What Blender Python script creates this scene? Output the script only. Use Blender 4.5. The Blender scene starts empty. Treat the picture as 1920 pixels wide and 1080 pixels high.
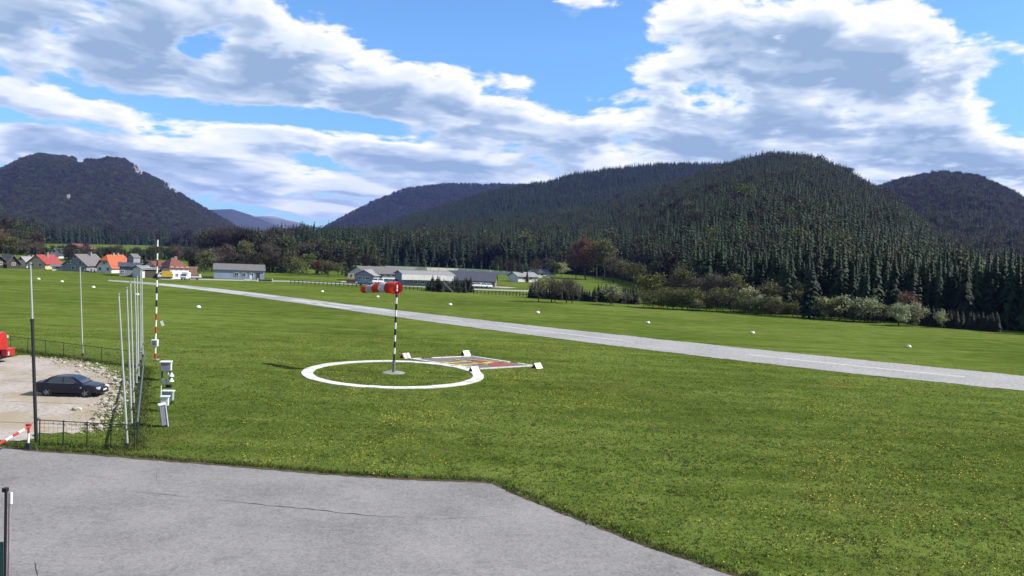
import bpy, bmesh, math, random
import numpy as np
from mathutils import Vector, Matrix

random.seed(7)
RNG = np.random.default_rng(11)
S = bpy.context.scene
COL = S.collection

# ------------------------------------------------------------------ camera
FPX, CAMZ = 1500.0, 10.3                       # focal length for a 1920 px wide frame, lens height
PITCH, ROLL = math.radians(2.48), math.radians(2.4)
cam_data = bpy.data.cameras.new('camera')
cam_data.sensor_width = 36.0
cam_data.lens = 36.0 * FPX / 1920.0
cam_data.clip_start, cam_data.clip_end = 0.2, 60000.0
cam = bpy.data.objects.new('camera', cam_data)
COL.objects.link(cam)
CR = Matrix.Rotation(math.pi / 2 - PITCH, 3, 'X') @ Matrix.Rotation(ROLL, 3, 'Z')
cam.matrix_world = Matrix.Translation((0, 0, CAMZ)) @ CR.to_4x4()
S.camera = cam

# ------------------------------------------------------------------ exposure, sun, sky
S.view_settings.view_transform = 'Standard'
S.view_settings.look = 'None'
S.view_settings.exposure = 1.0
S.view_settings.gamma = 1.0
S.view_settings.use_curve_mapping = False
S.cycles.use_denoising = True
S.cycles.max_bounces = 4
S.cycles.diffuse_bounces = 2
S.cycles.transparent_max_bounces = 12
S.cycles.volume_bounces = 0
SUN_EL, SUN_AZ = math.radians(40.0), math.radians(90.0)      # azimuth clockwise from +Y
SUN_DIR = Vector((math.sin(SUN_AZ) * math.cos(SUN_EL), math.cos(SUN_AZ) * math.cos(SUN_EL), math.sin(SUN_EL)))
sl = bpy.data.lights.new('sun', 'SUN')
sl.energy, sl.angle, sl.color = 5.0, math.radians(0.55), (1.0, 0.95, 0.86)
sun = bpy.data.objects.new('sun', sl)
sun.rotation_euler = SUN_DIR.to_track_quat('Z', 'Y').to_euler()
sun.location = (60, 0, 80)
COL.objects.link(sun)


def ray(px, py):
    return CR @ Vector(((px - 960) / FPX, -(py - 540) / FPX, -1.0))


def G(px, py, z=0.0):
    d = ray(px, py)
    t = (z - CAMZ) / d.z
    return Vector((d.x * t, d.y * t, z))


def HT(px, py, b):
    """height above the ground seen at a pixel, at the distance of ground point b"""
    d = ray(px, py)
    return CAMZ + math.hypot(b[0], b[1]) / math.hypot(d.x, d.y) * d.z


def AT(px, py, b):
    """point on the pixel's ray at the ground distance of b"""
    d = ray(px, py)
    t = math.hypot(b[0], b[1]) / math.hypot(d.x, d.y)
    return Vector((d.x * t, d.y * t, CAMZ + d.z * t))


def AZEL(px, py):
    d = ray(px, py)
    return math.atan2(d.x, d.y), math.atan2(d.z, math.hypot(d.x, d.y))


# ------------------------------------------------------------------ node helper
class NG:
    def __init__(self, tree):
        self.t = tree

    def n(self, typ, **kw):
        nd = self.t.nodes.new(typ)
        for k, v in kw.items():
            setattr(nd, k, v)
        return nd

    def put(self, sock, v):
        if isinstance(v, bpy.types.NodeSocket):
            self.t.links.new(v, sock)
        elif v is not None:
            try:
                sock.default_value = v
            except Exception:
                sock.default_value = (*v, 1.0)

    def m(self, op, a, b=None, c=None, clamp=False):
        nd = self.n('ShaderNodeMath', operation=op, use_clamp=clamp)
        self.put(nd.inputs[0], a)
        if b is not None:
            self.put(nd.inputs[1], b)
        if c is not None:
            self.put(nd.inputs[2], c)
        return nd.outputs[0]

    def vm(self, op, a, b=None):
        nd = self.n('ShaderNodeVectorMath', operation=op)
        self.put(nd.inputs[0], a)
        if b is not None:
            self.put(nd.inputs[1], b)
        return nd.outputs[1] if op in ('LENGTH', 'DOT_PRODUCT', 'DISTANCE') else nd.outputs[0]

    def xyz(self, x, y, z=0.0):
        nd = self.n('ShaderNodeCombineXYZ')
        for i, v in enumerate((x, y, z)):
            self.put(nd.inputs[i], v)
        return nd.outputs[0]

    def noise(self, vec, scale, detail=4, rough=0.55, dist=0.0, lac=2.0):
        nd = self.n('ShaderNodeTexNoise')
        self.put(nd.inputs['Vector'], vec)
        nd.inputs['Scale'].default_value = scale
        nd.inputs['Detail'].default_value = detail
        nd.inputs['Roughness'].default_value = rough
        nd.inputs['Lacunarity'].default_value = lac
        nd.inputs['Distortion'].default_value = dist
        return nd.outputs[0]

    def ramp(self, fac, stops, interp='LINEAR'):
        nd = self.n('ShaderNodeValToRGB')
        cr = nd.color_ramp
        cr.interpolation = interp
        while len(cr.elements) < len(stops):
            cr.elements.new(0.5)
        for e, (p, c) in zip(cr.elements, stops):
            e.position = p
            e.color = (*c, 1.0) if len(c) == 3 else c
        self.put(nd.inputs[0], fac)
        return nd.outputs[0]

    def ss(self, v, a, b, to0=0.0, to1=1.0):
        nd = self.n('ShaderNodeMapRange', interpolation_type='SMOOTHSTEP')
        self.put(nd.inputs[0], v)
        for i, x in enumerate((a, b, to0, to1)):
            nd.inputs[i + 1].default_value = x
        return nd.outputs[0]

    def mix(self, fac, a, b, blend='MIX'):
        nd = self.n('ShaderNodeMix', data_type='RGBA', blend_type=blend)
        self.put(nd.inputs[0], fac)
        self.put(nd.inputs[6], a)
        self.put(nd.inputs[7], b)
        return nd.outputs[2]


# ------------------------------------------------------------------ sky with broken cumulus
def cloud_group(fine=True):
    gt = bpy.data.node_groups.new('cloud_density' if fine else 'cloud_density_coarse', 'ShaderNodeTree')
    gt.interface.new_socket('az', in_out='INPUT', socket_type='NodeSocketFloat')
    gt.interface.new_socket('el', in_out='INPUT', socket_type='NodeSocketFloat')
    gt.interface.new_socket('d', in_out='OUTPUT', socket_type='NodeSocketFloat')
    g = NG(gt)
    gi, go = g.n('NodeGroupInput'), g.n('NodeGroupOutput')
    az, el = gi.outputs[0], gi.outputs[1]
    # cloud banks: centre, radii (photograph degrees turned into directions), tilt, weight
    banks = [(230, 40, 470, 100, 4, .66), (90, 215, 190, 46, 0, .55), (560, 150, 390, 68, 3, .66), (900, 180, 320, 58, 5, .66),
             (240, 285, 370, 56, 5, .66), (800, 285, 290, 62, 3, .68), (500, 322, 420, 30, 3, .54), (1060, 255, 220, 66, 8, .68),
             (1470, 120, 400, 96, 6, .72), (1720, 150, 280, 106, 12, .70), (1400, 245, 500, 58, 4, .74), (1320, 310, 460, 46, 3, .72), (1800, 290, 340, 66, 5, .70)]
    gaps = [(880, 62, 300, 62, 8, .55), (560, 226, 200, 20, 0, .48), (1105, 110, 66, 110, 30, .5), (1900, 200, 50, 45, 0, .5)]
    if fine:
        banks += [(470, 262, 80, 30, 0, .55), (440, 357, 50, 9, 2, .52), (600, 384, 60, 11, 2, .56), (480, 381, 60, 7, 2, .46), (545, 355, 70, 10, 2, .52), (330, 120, 200, 60, 10, .45)]
        gaps += [(1900, 55, 120, 50, 30, .35), (60, 226, 90, 12, 0, .3), (360, 90, 60, 18, -30, .3), (1010, 290, 60, 18, 0, .25)]
    ae = g.xyz(az, el, 0.0)

    def ell(b):
        a0, e0 = AZEL(b[0], b[1])
        mp = g.n('ShaderNodeMapping', vector_type='TEXTURE')
        mp.inputs['Location'].default_value = (a0, e0, 0)
        mp.inputs['Rotation'].default_value = (0, 0, -math.radians(b[4]) - ROLL)
        mp.inputs['Scale'].default_value = (b[2] * 1.5 / FPX, b[3] * 1.5 / FPX, 1)
        g.put(mp.inputs[0], ae)
        gr = g.n('ShaderNodeTexGradient', gradient_type='SPHERICAL')
        g.put(gr.inputs[0], mp.outputs[0])
        return gr.outputs[1], b[5] * 1.55
    cov = None
    for b in banks:
        e, wt_ = ell(b)
        cov = g.m('MULTIPLY', e, wt_) if cov is None else g.m('MAXIMUM', cov, g.m('MULTIPLY', e, wt_))
    cov = g.m('MINIMUM', cov, 0.50)
    for b in gaps:
        e, wt_ = ell(b)
        cov = g.m('MULTIPLY_ADD', e, -wt_, cov)
    # beyond the picture broken cloud goes on, its unseen cover thinned to weaken skylight
    p = g.xyz(az, g.m('MULTIPLY', el, 2.0), 0.3)
    gen = g.m('MULTIPLY', g.m('SUBTRACT', g.noise(p, 2.4, 2), 0.42), 2.4)
    inside = g.m('MULTIPLY', g.ss(g.m('ABSOLUTE', az), 0.60, 0.80, 1.0, 0.0), g.ss(el, 0.36, 0.50, 1.0, 0.0))
    base = g.m('ADD', g.m('MULTIPLY', cov, inside), g.m('MULTIPLY', gen, g.m('SUBTRACT', 1.0, inside)))
    # billows: flattened towards the horizon
    q = g.xyz(g.m('MULTIPLY', az, 10.5), g.m('MULTIPLY', g.m('LOGARITHM', g.m('MAXIMUM', g.m('ADD', el, 0.16), 0.02), 2.718), 10.0), 4.1)
    n1 = g.noise(q, 1.0, 6 if fine else 3, 0.55, 0.3)
    if fine:
        f = g.m('MULTIPLY_ADD', n1, 1.75, g.m('MULTIPLY', g.noise(q, 4.1, 4, 0.58), 0.42))
    else:
        f = g.m('MULTIPLY_ADD', n1, 1.75, 0.21)
    d = g.m('ADD', base, g.m('SUBTRACT', f, 1.085 + 0.15))
    g.put(go.inputs[0], d)
    return gt


world = bpy.data.worlds.new('World')
S.world = world
world.use_nodes = True
wt = world.node_tree
wt.nodes.clear()
w = NG(wt)
sky = w.n('ShaderNodeTexSky', sky_type='NISHITA', sun_disc=False)
sky.sun_elevation, sky.sun_rotation = SUN_EL, SUN_AZ
sky.altitude, sky.air_density, sky.dust_density, sky.ozone_density = 850, 1.0, 0.0, 1.5
tc = w.n('ShaderNodeTexCoord')
sp = w.n('ShaderNodeSeparateXYZ')
wt.links.new(tc.outputs['Generated'], sp.inputs[0])
az = w.m('ARCTAN2', sp.outputs[0], sp.outputs[1])
el = w.m('ARCSINE', sp.outputs[2])
CG, CG1 = cloud_group(), cloud_group(False)


def dens(daz, del_, gt=CG):
    nd = w.n('ShaderNodeGroup')
    nd.node_tree = gt
    w.put(nd.inputs[0], w.m('ADD', az, daz))
    w.put(nd.inputs[1], w.m('ADD', el, del_))
    return nd.outputs[0]


d0, d1 = dens(0, 0), dens(0.005, 0.015, CG1)
alpha = w.ss(d0, -0.05, 0.20)
lit = w.ss(w.m('SUBTRACT', d0, d1), -0.26, 0.28)
thick = w.ss(d0, 0.10, 0.52)
# towards the sun the thin cloud edges shine through, the thick cores are seen from their shaded side
sunv = w.xyz(SUN_DIR.x, SUN_DIR.y, SUN_DIR.z)
cosun = w.vm('DOT_PRODUCT', tc.outputs['Generated'], sunv)
glow = w.ss(cosun, 0.0, 0.75)
lite = w.m('ADD', w.m('MULTIPLY', lit, 0.62), w.m('MULTIPLY', w.m('SUBTRACT', 1.0, thick), w.m('MULTIPLY_ADD', glow, 0.35, 0.38)), clamp=True)
# thick cloud bodies: broad flat undersides turned away from the sun
core = None
for b in [(1600, 118, 300, 62, 12, 1), (1440, 226, 380, 36, 5, 1), (1760, 300, 230, 36, 6, 1), (600, 172, 300, 40, 3, .9), (1280, 275, 260, 26, 3, .9), (190, 60, 330, 80, 4, .9), (860, 205, 200, 24, 4, .7), (300, 300, 300, 26, 5, .8), (760, 300, 240, 24, 4, .8)]:
    a0, e0 = AZEL(b[0], b[1])
    mp = w.n('ShaderNodeMapping', vector_type='TEXTURE')
    mp.inputs['Location'].default_value = (a0, e0, 0)
    mp.inputs['Rotation'].default_value = (0, 0, -math.radians(b[4]) - ROLL)
    mp.inputs['Scale'].default_value = (b[2] * 1.35 / FPX, b[3] * 1.35 / FPX, 1)
    w.put(mp.inputs[0], w.xyz(az, el, 0.0))
    gr = w.n('ShaderNodeTexGradient', gradient_type='SPHERICAL')
    w.put(gr.inputs[0], mp.outputs[0])
    c_ = w.m('MULTIPLY', gr.outputs[1], b[5])
    core = c_ if core is None else w.m('MAXIMUM', core, c_)
core = w.m('MULTIPLY', w.ss(w.m('ADD', core, w.m('MULTIPLY', w.m('SUBTRACT', d0, 0.25), 0.55)), 0.10, 0.95), w.ss(d0, 0.05, 0.3))
lite = w.m('SUBTRACT', lite, w.m('MULTIPLY', core, 0.46), clamp=True)
ccol = w.ramp(lite, [(0.0, (0.165, 0.235, 0.34)), (0.28, (0.25, 0.315, 0.415)), (0.58, (0.42, 0.46, 0.52)), (0.85, (0.55, 0.55, 0.55))])
SKY = 0.075
skyc = w.mix(1.0, sky.outputs[0], (0.78 * SKY, 1.12 * SKY, 1.42 * SKY, 1), 'MULTIPLY')
skyc = w.mix(1.0, skyc, w.ramp(w.m('MULTIPLY', el, 4.0), [(0.0, (0.50, 0.55, 0.62)), (0.45, (0.74, 0.78, 0.86)), (1.0, (1, 1, 1))]), 'MULTIPLY')
ground_cut = w.ss(el, -0.03, 0.02)
out = w.mix(w.m('MULTIPLY', alpha, ground_cut), skyc, ccol)
bg = w.n('ShaderNodeBackground')
wt.links.new(out, bg.inputs[0])
bg.inputs[1].default_value = 1.0
world.cycles.sampling_method = 'MANUAL'
world.cycles.sample_map_resolution = 256
wo = w.n('ShaderNodeOutputWorld')
wt.links.new(bg.outputs[0], wo.inputs[0])

# ------------------------------------------------------------------ materials
MATS = {}


def pm(name, col, rough=0.7, metal=0.0, var=0.12, scale=3.0, bump=0.0, bscale=None, spec=0.35, dirt=None, objrand=0.0):
    """principled material with grain, optional dirt colour and fine relief"""
    if name in MATS:
        return MATS[name]
    k = 0.70 if min(col) > 0.6 else 0.5
    col = tuple(c * k for c in col)
    dirt = tuple(c * k for c in dirt) if dirt else None
    m = bpy.data.materials.new(name)
    m.use_nodes = True
    t = m.node_tree
    b = t.nodes['Principled BSDF']
    g = NG(t)
    co = g.n('ShaderNodeTexCoord').outputs['Object']
    n = g.noise(co, scale, 6, 0.6)
    dk = tuple(max(0, c * (1 - 2 * var)) for c in col)
    lt = tuple(c * (1 + 1.4 * var) for c in col)
    c = g.ramp(n, [(0.3, dk), (0.5, col), (0.72, lt)])
    if dirt:
        n3 = g.noise(co, scale * 0.35, 5, 0.65)
        c = g.mix(g.ss(n3, 0.52, 0.70, 0.0, 0.75), c, (*dirt, 1))
    if objrand:
        oi = g.n('ShaderNodeObjectInfo')
        hs = g.n('ShaderNodeHueSaturation')
        g.put(hs.inputs['Color'], c)
        r = oi.outputs['Random']
        g.put(hs.inputs['Value'], g.m('ADD', 1 - objrand, g.m('MULTIPLY', r, 2 * objrand)))
        g.put(hs.inputs['Hue'], g.m('ADD', 0.5 - objrand * 0.10, g.m('MULTIPLY', g.m('FRACT', g.m('MULTIPLY', r, 7.3)), objrand * 0.20)))
        c = hs.outputs[0]
    g.put(b.inputs['Base Color'], c)
    b.inputs['Roughness'].default_value = rough
    b.inputs['Metallic'].default_value = metal
    b.inputs['Specular IOR Level'].default_value = spec
    if bump:
        bp = g.n('ShaderNodeBump')
        bp.inputs['Strength'].default_value = bump
        g.put(bp.inputs['Height'], g.noise(co, bscale or scale * 3, 5, 0.6))
        g.put(b.inputs['Normal'], bp.outputs[0])
    MATS[name] = m
    return m


def leafmat(name, col, rnd=0.25, trans=0.25):
    if name in MATS:
        return MATS[name]
    m = pm(name, col, 0.75, 0, 0.18, 0.6, spec=0.15, objrand=rnd)
    t = m.node_tree
    b = t.nodes['Principled BSDF']
    o = t.nodes['Material Output']
    tr = t.nodes.new('ShaderNodeBsdfTranslucent')
    ms = t.nodes.new('ShaderNodeMixShader')
    src = b.inputs['Base Color'].links[0].from_socket
    t.links.new(src, tr.inputs[0])
    ms.inputs[0].default_value = trans
    t.links.new(b.outputs[0], ms.inputs[1])
    t.links.new(tr.outputs[0], ms.inputs[2])
    t.links.new(ms.outputs[0], o.inputs[0])
    return m


def grass_material():
    m = bpy.data.materials.new('meadow_grass')
    m.use_nodes = True
    t = m.node_tree
    b = t.nodes['Principled BSDF']
    g = NG(t)
    co = g.n('ShaderNodeTexCoord').outputs['Object']
    big = g.noise(co, 0.035, 4, 0.55)
    med = g.noise(co, 0.42, 5, 0.6)
    st = g.n('ShaderNodeMapping')
    st.inputs['Rotation'].default_value = (0, 0, math.radians(34))
    st.inputs['Scale'].default_value = (0.05, 0.5, 1)
    g.put(st.inputs[0], co)
    mow = g.noise(st.outputs[0], 1.0, 3, 0.5)
    fine = g.noise(co, 9.0, 4, 0.7)
    v = g.m('ADD', g.m('MULTIPLY', big, 0.30), g.m('MULTIPLY', med, 0.26))
    v = g.m('ADD', v, g.m('MULTIPLY', mow, 0.26))
    v = g.m('ADD', v, g.m('MULTIPLY', fine, 0.36))
    c = g.ramp(v, [(0.42, (0.022, 0.041, 0.0058)), (0.54, (0.050, 0.078, 0.0125)), (0.66, (0.095, 0.126, 0.0270))])
    # drier, yellower swards in places
    dry = g.ss(g.noise(co, 0.09, 5, 0.65), 0.50, 0.72, 0.0, 0.62)
    c = g.mix(dry, c, (0.078, 0.086, 0.022, 1))
    g.put(b.inputs['Base Color'], c)
    b.inputs['Roughness'].default_value = 0.85
    b.inputs['Specular IOR Level'].default_value = 0.0
    bp = g.n('ShaderNodeBump')
    bp.inputs['Strength'].default_value = 0.9
    bp.inputs['Distance'].default_value = 0.12
    g.put(bp.inputs['Height'], g.m('ADD', g.noise(co, 4.5, 5, 0.7), g.m('MULTIPLY', med, 1.5)))
    g.put(b.inputs['Normal'], bp.outputs[0])
    MATS['grass'] = m
    return m


def asphalt_material(name, col, grain=55.0, blotch=0.25, warm=None):
    col = tuple(c * 0.53 for c in col)
    warm = tuple(c * 0.5 for c in warm) if warm else None
    m = bpy.data.materials.new(name)
    m.use_nodes = True
    t = m.node_tree
    b = t.nodes['Principled BSDF']
    g = NG(t)
    co = g.n('ShaderNodeTexCoord').outputs['Object']
    sm = g.noise(co, 3.2, 6, 0.75)
    gr = g.noise(co, grain * 0.16, 4, 0.85)
    bl = g.noise(co, blotch, 5, 0.6)
    v = g.m('ADD', g.m('ADD', g.m('MULTIPLY', sm, 0.32), g.m('MULTIPLY', gr, 0.55)), g.m('MULTIPLY', bl, 0.28))
    dk, lt = tuple(c * 0.62 for c in col), tuple(c * 1.35 for c in col)
    c = g.ramp(v, [(0.46, dk), (0.57, col), (0.69, lt)])
    stain = g.ss(g.noise(co, 0.6, 6, 0.7), 0.54, 0.70, 0.0, 0.42)
    c = g.mix(stain, c, (*(x * 0.55 for x in col), 1))
    if warm:
        c = g.mix(g.ss(g.noise(co, 0.22, 4, 0.6), 0.42, 0.64, 0.0, 0.8), c, (*warm, 1))
    g.put(b.inputs['Base Color'], c)
    b.inputs['Roughness'].default_value = 0.85
    b.inputs['Specular IOR Level'].default_value = 0.3
    bp = g.n('ShaderNodeBump')
    bp.inputs['Strength'].default_value = 0.5
    bp.inputs['Distance'].default_value = 0.03
    g.put(bp.inputs['Height'], gr)
    g.put(b.inputs['Normal'], bp.outputs[0])
    MATS[name] = m
    return m


M_GRASS = grass_material()
M_APRON = asphalt_material('apron_asphalt', (0.285, 0.275, 0.273))
M_RUNWAY = asphalt_material('runway_asphalt', (0.385, 0.385, 0.38), 20, 0.12)
M_GRAVEL = asphalt_material('gravel_lot', (0.50, 0.45, 0.41), 18, 0.3, warm=(0.43, 0.34, 0.21))
M_ROAD = asphalt_material('road_asphalt', (0.42, 0.41, 0.41), 20, 0.2)
M_WHITE = pm('white_paint', (0.80, 0.80, 0.76), 0.5, var=0.06, scale=2, dirt=(0.60, 0.57, 0.48))
M_MARK = pm('runway_paint', (0.595, 0.60, 0.60), 0.7, var=0.12, scale=0.8, dirt=(0.42, 0.42, 0.41))
M_BLACK = pm('black_paint', (0.018, 0.018, 0.02), 0.45, var=0.1)
M_RED = pm('red_paint', (0.62, 0.045, 0.03), 0.45, var=0.08, scale=2)
M_YELLOW = pm('yellow_paint', (0.80, 0.52, 0.04), 0.55, var=0.08, scale=1.5, dirt=(0.50, 0.36, 0.10))
M_STEEL = pm('galvanised_steel', (0.42, 0.43, 0.44), 0.4, 0.6, var=0.1, scale=6)
M_DARKSTEEL = pm('dark_steel', (0.045, 0.05, 0.055), 0.5, 0.3, var=0.15, scale=6)
M_GREY = pm('grey_paint', (0.30, 0.31, 0.33), 0.5, var=0.08)
M_RUBBER = pm('tyre_rubber', (0.015, 0.015, 0.016), 0.8, var=0.2)
M_SOIL = pm('bare_soil', (0.095, 0.062, 0.034), 0.95, var=0.35, scale=2.5, bump=0.6)
M_STONE = pm('pale_limestone', (0.52, 0.47, 0.38), 0.9, var=0.25, scale=3, bump=0.5, objrand=0.2)
M_BARK = pm('bark', (0.075, 0.055, 0.042), 0.9, var=0.3, scale=4, bump=0.5)
M_GLASS = pm('window_glass', (0.02, 0.025, 0.03), 0.08, var=0.1, spec=0.8)
M_CONC = pm('concrete', (0.40, 0.39, 0.36), 0.85, var=0.12, scale=2, dirt=(0.25, 0.24, 0.21))
M_CRACK = pm('bitumen_crack', (0.03, 0.028, 0.03), 0.8, var=0.3)


# ------------------------------------------------------------------ mesh helper
class MB:
    def __init__(self):
        self.v, self.f, self.mi = [], [], []
        self.cur = 0

    def add(self, vs, fs):
        o = len(self.v)
        self.v += [tuple(p) for p in vs]
        self.f += [tuple(i + o for i in f) for f in fs]
        self.mi += [self.cur] * len(fs)
        return self

    def box(self, c, s, rz=0.0, taper=1.0, mat=None):
        hx, hy, hz = s[0] / 2, s[1] / 2, s[2] / 2
        vs = [(-hx, -hy, -hz), (hx, -hy, -hz), (hx, hy, -hz), (-hx, hy, -hz),
              (-hx * taper, -hy * taper, hz), (hx * taper, -hy * taper, hz), (hx * taper, hy * taper, hz), (-hx * taper, hy * taper, hz)]
        if mat is not None:
            vs = [tuple(mat @ Vector(p)) for p in vs]
        elif rz:
            cc, ss = math.cos(rz), math.sin(rz)
            vs = [(x * cc - y * ss, x * ss + y * cc, z) for x, y, z in vs]
        vs = [(x + c[0], y + c[1], z + c[2]) for x, y, z in vs]
        return self.add(vs, [(0, 3, 2, 1), (4, 5, 6, 7), (0, 1, 5, 4), (1, 2, 6, 5), (2, 3, 7, 6), (3, 0, 4, 7)])

    def tube(self, p0, p1, r0, r1=None, n=10, caps=True):
        r1 = r0 if r1 is None else r1
        p0, p1 = Vector(p0), Vector(p1)
        d = (p1 - p0).normalized()
        a = d.orthogonal().normalized()
        b = d.cross(a)
        vs = []
        for p, r in ((p0, r0), (p1, r1)):
            for i in range(n):
                th = 2 * math.pi * i / n
                vs.append(p + a * math.cos(th) * r + b * math.sin(th) * r)
        fs = [(i, (i + 1) % n, n + (i + 1) % n, n + i) for i in range(n)]
        if caps:
            fs += [tuple(range(n - 1, -1, -1)), tuple(range(n, 2 * n))]
        return self.add(vs, fs)

    def path(self, pts, r, n=6):
        for a, b in zip(pts[:-1], pts[1:]):
            self.tube(a, b, r, r, n)
        return self

    def lathe(self, prof, n=16, c=(0, 0, 0), axis='Z'):
        vs, fs = [], []
        for r, z in prof:
            for i in range(n):
                th = 2 * math.pi * i / n
                p = (r * math.cos(th), r * math.sin(th), z)
                if axis == 'Y':
                    p = (p[0], p[2], p[1])
                elif axis == 'X':
                    p = (p[2], p[0], p[1])
                vs.append((p[0] + c[0], p[1] + c[1], p[2] + c[2]))
        for j in range(len(prof) - 1):
            for i in range(n):
                k = (i + 1) % n
                fs.append((j * n + i, j * n + k, (j + 1) * n + k, (j + 1) * n + i))
        return self.add(vs, fs)

    def poly(self, pts, z0=None, z1=None):
        """flat polygon, or a prism when z1 is given"""
        n = len(pts)
        if z1 is None:
            return self.add([(p[0], p[1], p[2] if z0 is None else z0) for p in pts], [tuple(range(n))])
        vs = [(p[0], p[1], z0) for p in pts] + [(p[0], p[1], z1) for p in pts]
        fs = [tuple(range(n - 1, -1, -1)), tuple(range(n, 2 * n))]
        fs += [(i, (i + 1) % n, n + (i + 1) % n, n + i) for i in range(n)]
        return self.add(vs, fs)

    def mesh(self, name, mats, smooth=False):
        me = bpy.data.meshes.new(name)
        me.from_pydata(self.v, [], self.f)
        for m in (mats if isinstance(mats, (list, tuple)) else [mats]):
            me.materials.append(m)
        if isinstance(mats, (list, tuple)):
            me.polygons.foreach_set('material_index', self.mi)
        if smooth:
            me.polygons.foreach_set('use_smooth', [True] * len(me.polygons))
        bm = bmesh.new()
        bm.from_mesh(me)
        bmesh.ops.recalc_face_normals(bm, faces=bm.faces)
        bm.to_mesh(me)
        bm.free()
        me.update()
        return me

    def build(self, name, mats, parent=None, loc=(0, 0, 0), rz=0.0, smooth=False, bevel=0.0):
        o = bpy.data.objects.new(name, self.mesh(name, mats, smooth))
        COL.objects.link(o)
        o.parent = parent
        o.location = loc
        o.rotation_euler = (0, 0, rz)
        if bevel:
            b = o.modifiers.new('bevel', 'BEVEL')
            b.width, b.segments, b.limit_method = bevel, 2, 'ANGLE'
        return o


def npmesh(name, V, F, mat):
    """fast mesh from arrays: V (n,3), F (m,3)"""
    me = bpy.data.meshes.new(name)
    V = np.asarray(V, np.float32)
    F = np.asarray(F, np.int32)
    k = F.shape[1]
    me.vertices.add(len(V))
    me.vertices.foreach_set('co', V.ravel())
    me.loops.add(F.size)
    me.loops.foreach_set('vertex_index', F.ravel())
    me.polygons.add(len(F))
    me.polygons.foreach_set('loop_start', np.arange(0, F.size, k, dtype=np.int32))
    me.polygons.foreach_set('loop_total', np.full(len(F), k, np.int32))
    me.materials.append(mat)
    me.update(calc_edges=True)
    return me


def tag(o, label=None, cat=None, group=None, kind=None):
    if label:
        o['label'] = label
    if cat:
        o['category'] = cat
    if group:
        o['group'] = group
    if kind:
        o['kind'] = kind
    return o


def thing(name, label, cat, loc=(0, 0, 0), rz=0.0, group=None):
    o = bpy.data.objects.new(name, None)
    o.empty_display_size = 0.3
    COL.objects.link(o)
    o.location = loc
    o.rotation_euler = (0, 0, rz)
    return tag(o, label, cat, group)


def link(name, me, parent=None, loc=(0, 0, 0), rz=0.0, sc=1.0):
    o = bpy.data.objects.new(name, me)
    COL.objects.link(o)
    o.parent = parent
    o.location = loc
    o.rotation_euler = (0, 0, rz)
    o.scale = (sc, sc, sc) if not isinstance(sc, (tuple, list)) else sc
    return o


def inpoly(P, poly):
    x, y = P[:, 0], P[:, 1]
    ins = np.zeros(len(P), bool)
    n = len(poly)
    for i in range(n):
        x0, y0 = poly[i][0], poly[i][1]
        x1, y1 = poly[(i + 1) % n][0], poly[(i + 1) % n][1]
        c = ((y0 > y) != (y1 > y)) & (x < (x1 - x0) * (y - y0) / ((y1 - y0) or 1e-9) + x0)
        ins ^= c
    return ins


def rough_edge(pts, amp, step=0.6, seed=1):
    r = random.Random(seed)
    out = []
    for a, b in zip(pts[:-1], pts[1:]):
        a, b = Vector(a[:2]), Vector(b[:2])
        n = max(1, int((b - a).length / step))
        nor = Vector((-(b - a).y, (b - a).x)).normalized()
        for i in range(n):
            out.append(a + (b - a) * (i / n) + nor * r.uniform(-amp, amp))
    out.append(Vector(pts[-1][:2]))
    return out


# ------------------------------------------------------------------ ground
def ground_sheet():
    ax = [0, 25, 50, 75, 100, 140, 200, 300, 450, 700, 1100, 1800, 3000, 5500, 10500]
    ax = sorted(set([-a for a in ax] + ax))
    ay = [-300, -120, -60, -30] + [a for a in ax if a >= 0]
    nx, ny = len(ax), len(ay)
    vs = [(x, y, 0.0) for y in ay for x in ax]
    fs = [(j * nx + i, j * nx + i + 1, (j + 1) * nx + i + 1, (j + 1) * nx + i) for j in range(ny - 1) for i in range(nx - 1)]
    o = MB().add(vs, fs).build('ground', M_GRASS)
    return tag(o, 'short green airfield grass dotted with dandelions', None, None, 'structure')


ground_sheet()

# apron: the grey asphalt at the camera's feet
edge_px = [(-60, 834), (0, 838), (60, 846), (130, 850), (220, 857), (300, 864), (450, 876), (600, 889), (750, 899), (900, 905), (922, 907),
           (960, 925), (1030, 953), (1100, 981), (1180, 1013), (1260, 1041), (1350, 1071), (1440, 1100), (1700, 1180)]
edge_g = [G(*p) for p in edge_px]
apron_edge = rough_edge(edge_g, 0.05, 0.45, 3)
apron_poly = [Vector((-70, 40.5)), Vector((-30, 39.5))] + apron_edge + [Vector((22, 6)), Vector((22, -40)), Vector((-70, -40))]
MB().poly([(p.x, p.y, 0) for p in apron_poly], 0.012).build('apron', M_APRON)['kind'] = 'structure'
# turf lip of bare earth along the apron
lip_o = rough_edge([p + Vector((0, .22, 0)) for p in edge_g], 0.12, 0.3, 5)
lip_i = rough_edge([p + Vector((0, -.10, 0)) for p in edge_g], 0.06, 0.3, 6)
n_l = min(len(lip_o), len(lip_i))
mb = MB()
mb.add([(p.x, p.y, 0.017) for p in lip_o[:n_l]] + [(p.x, p.y, 0.017) for p in lip_i[:n_l]], [(i, i + 1, n_l + i + 1, n_l + i) for i in range(n_l - 1)])
mb.build('soil_edge', M_SOIL)['kind'] = 'structure'


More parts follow.
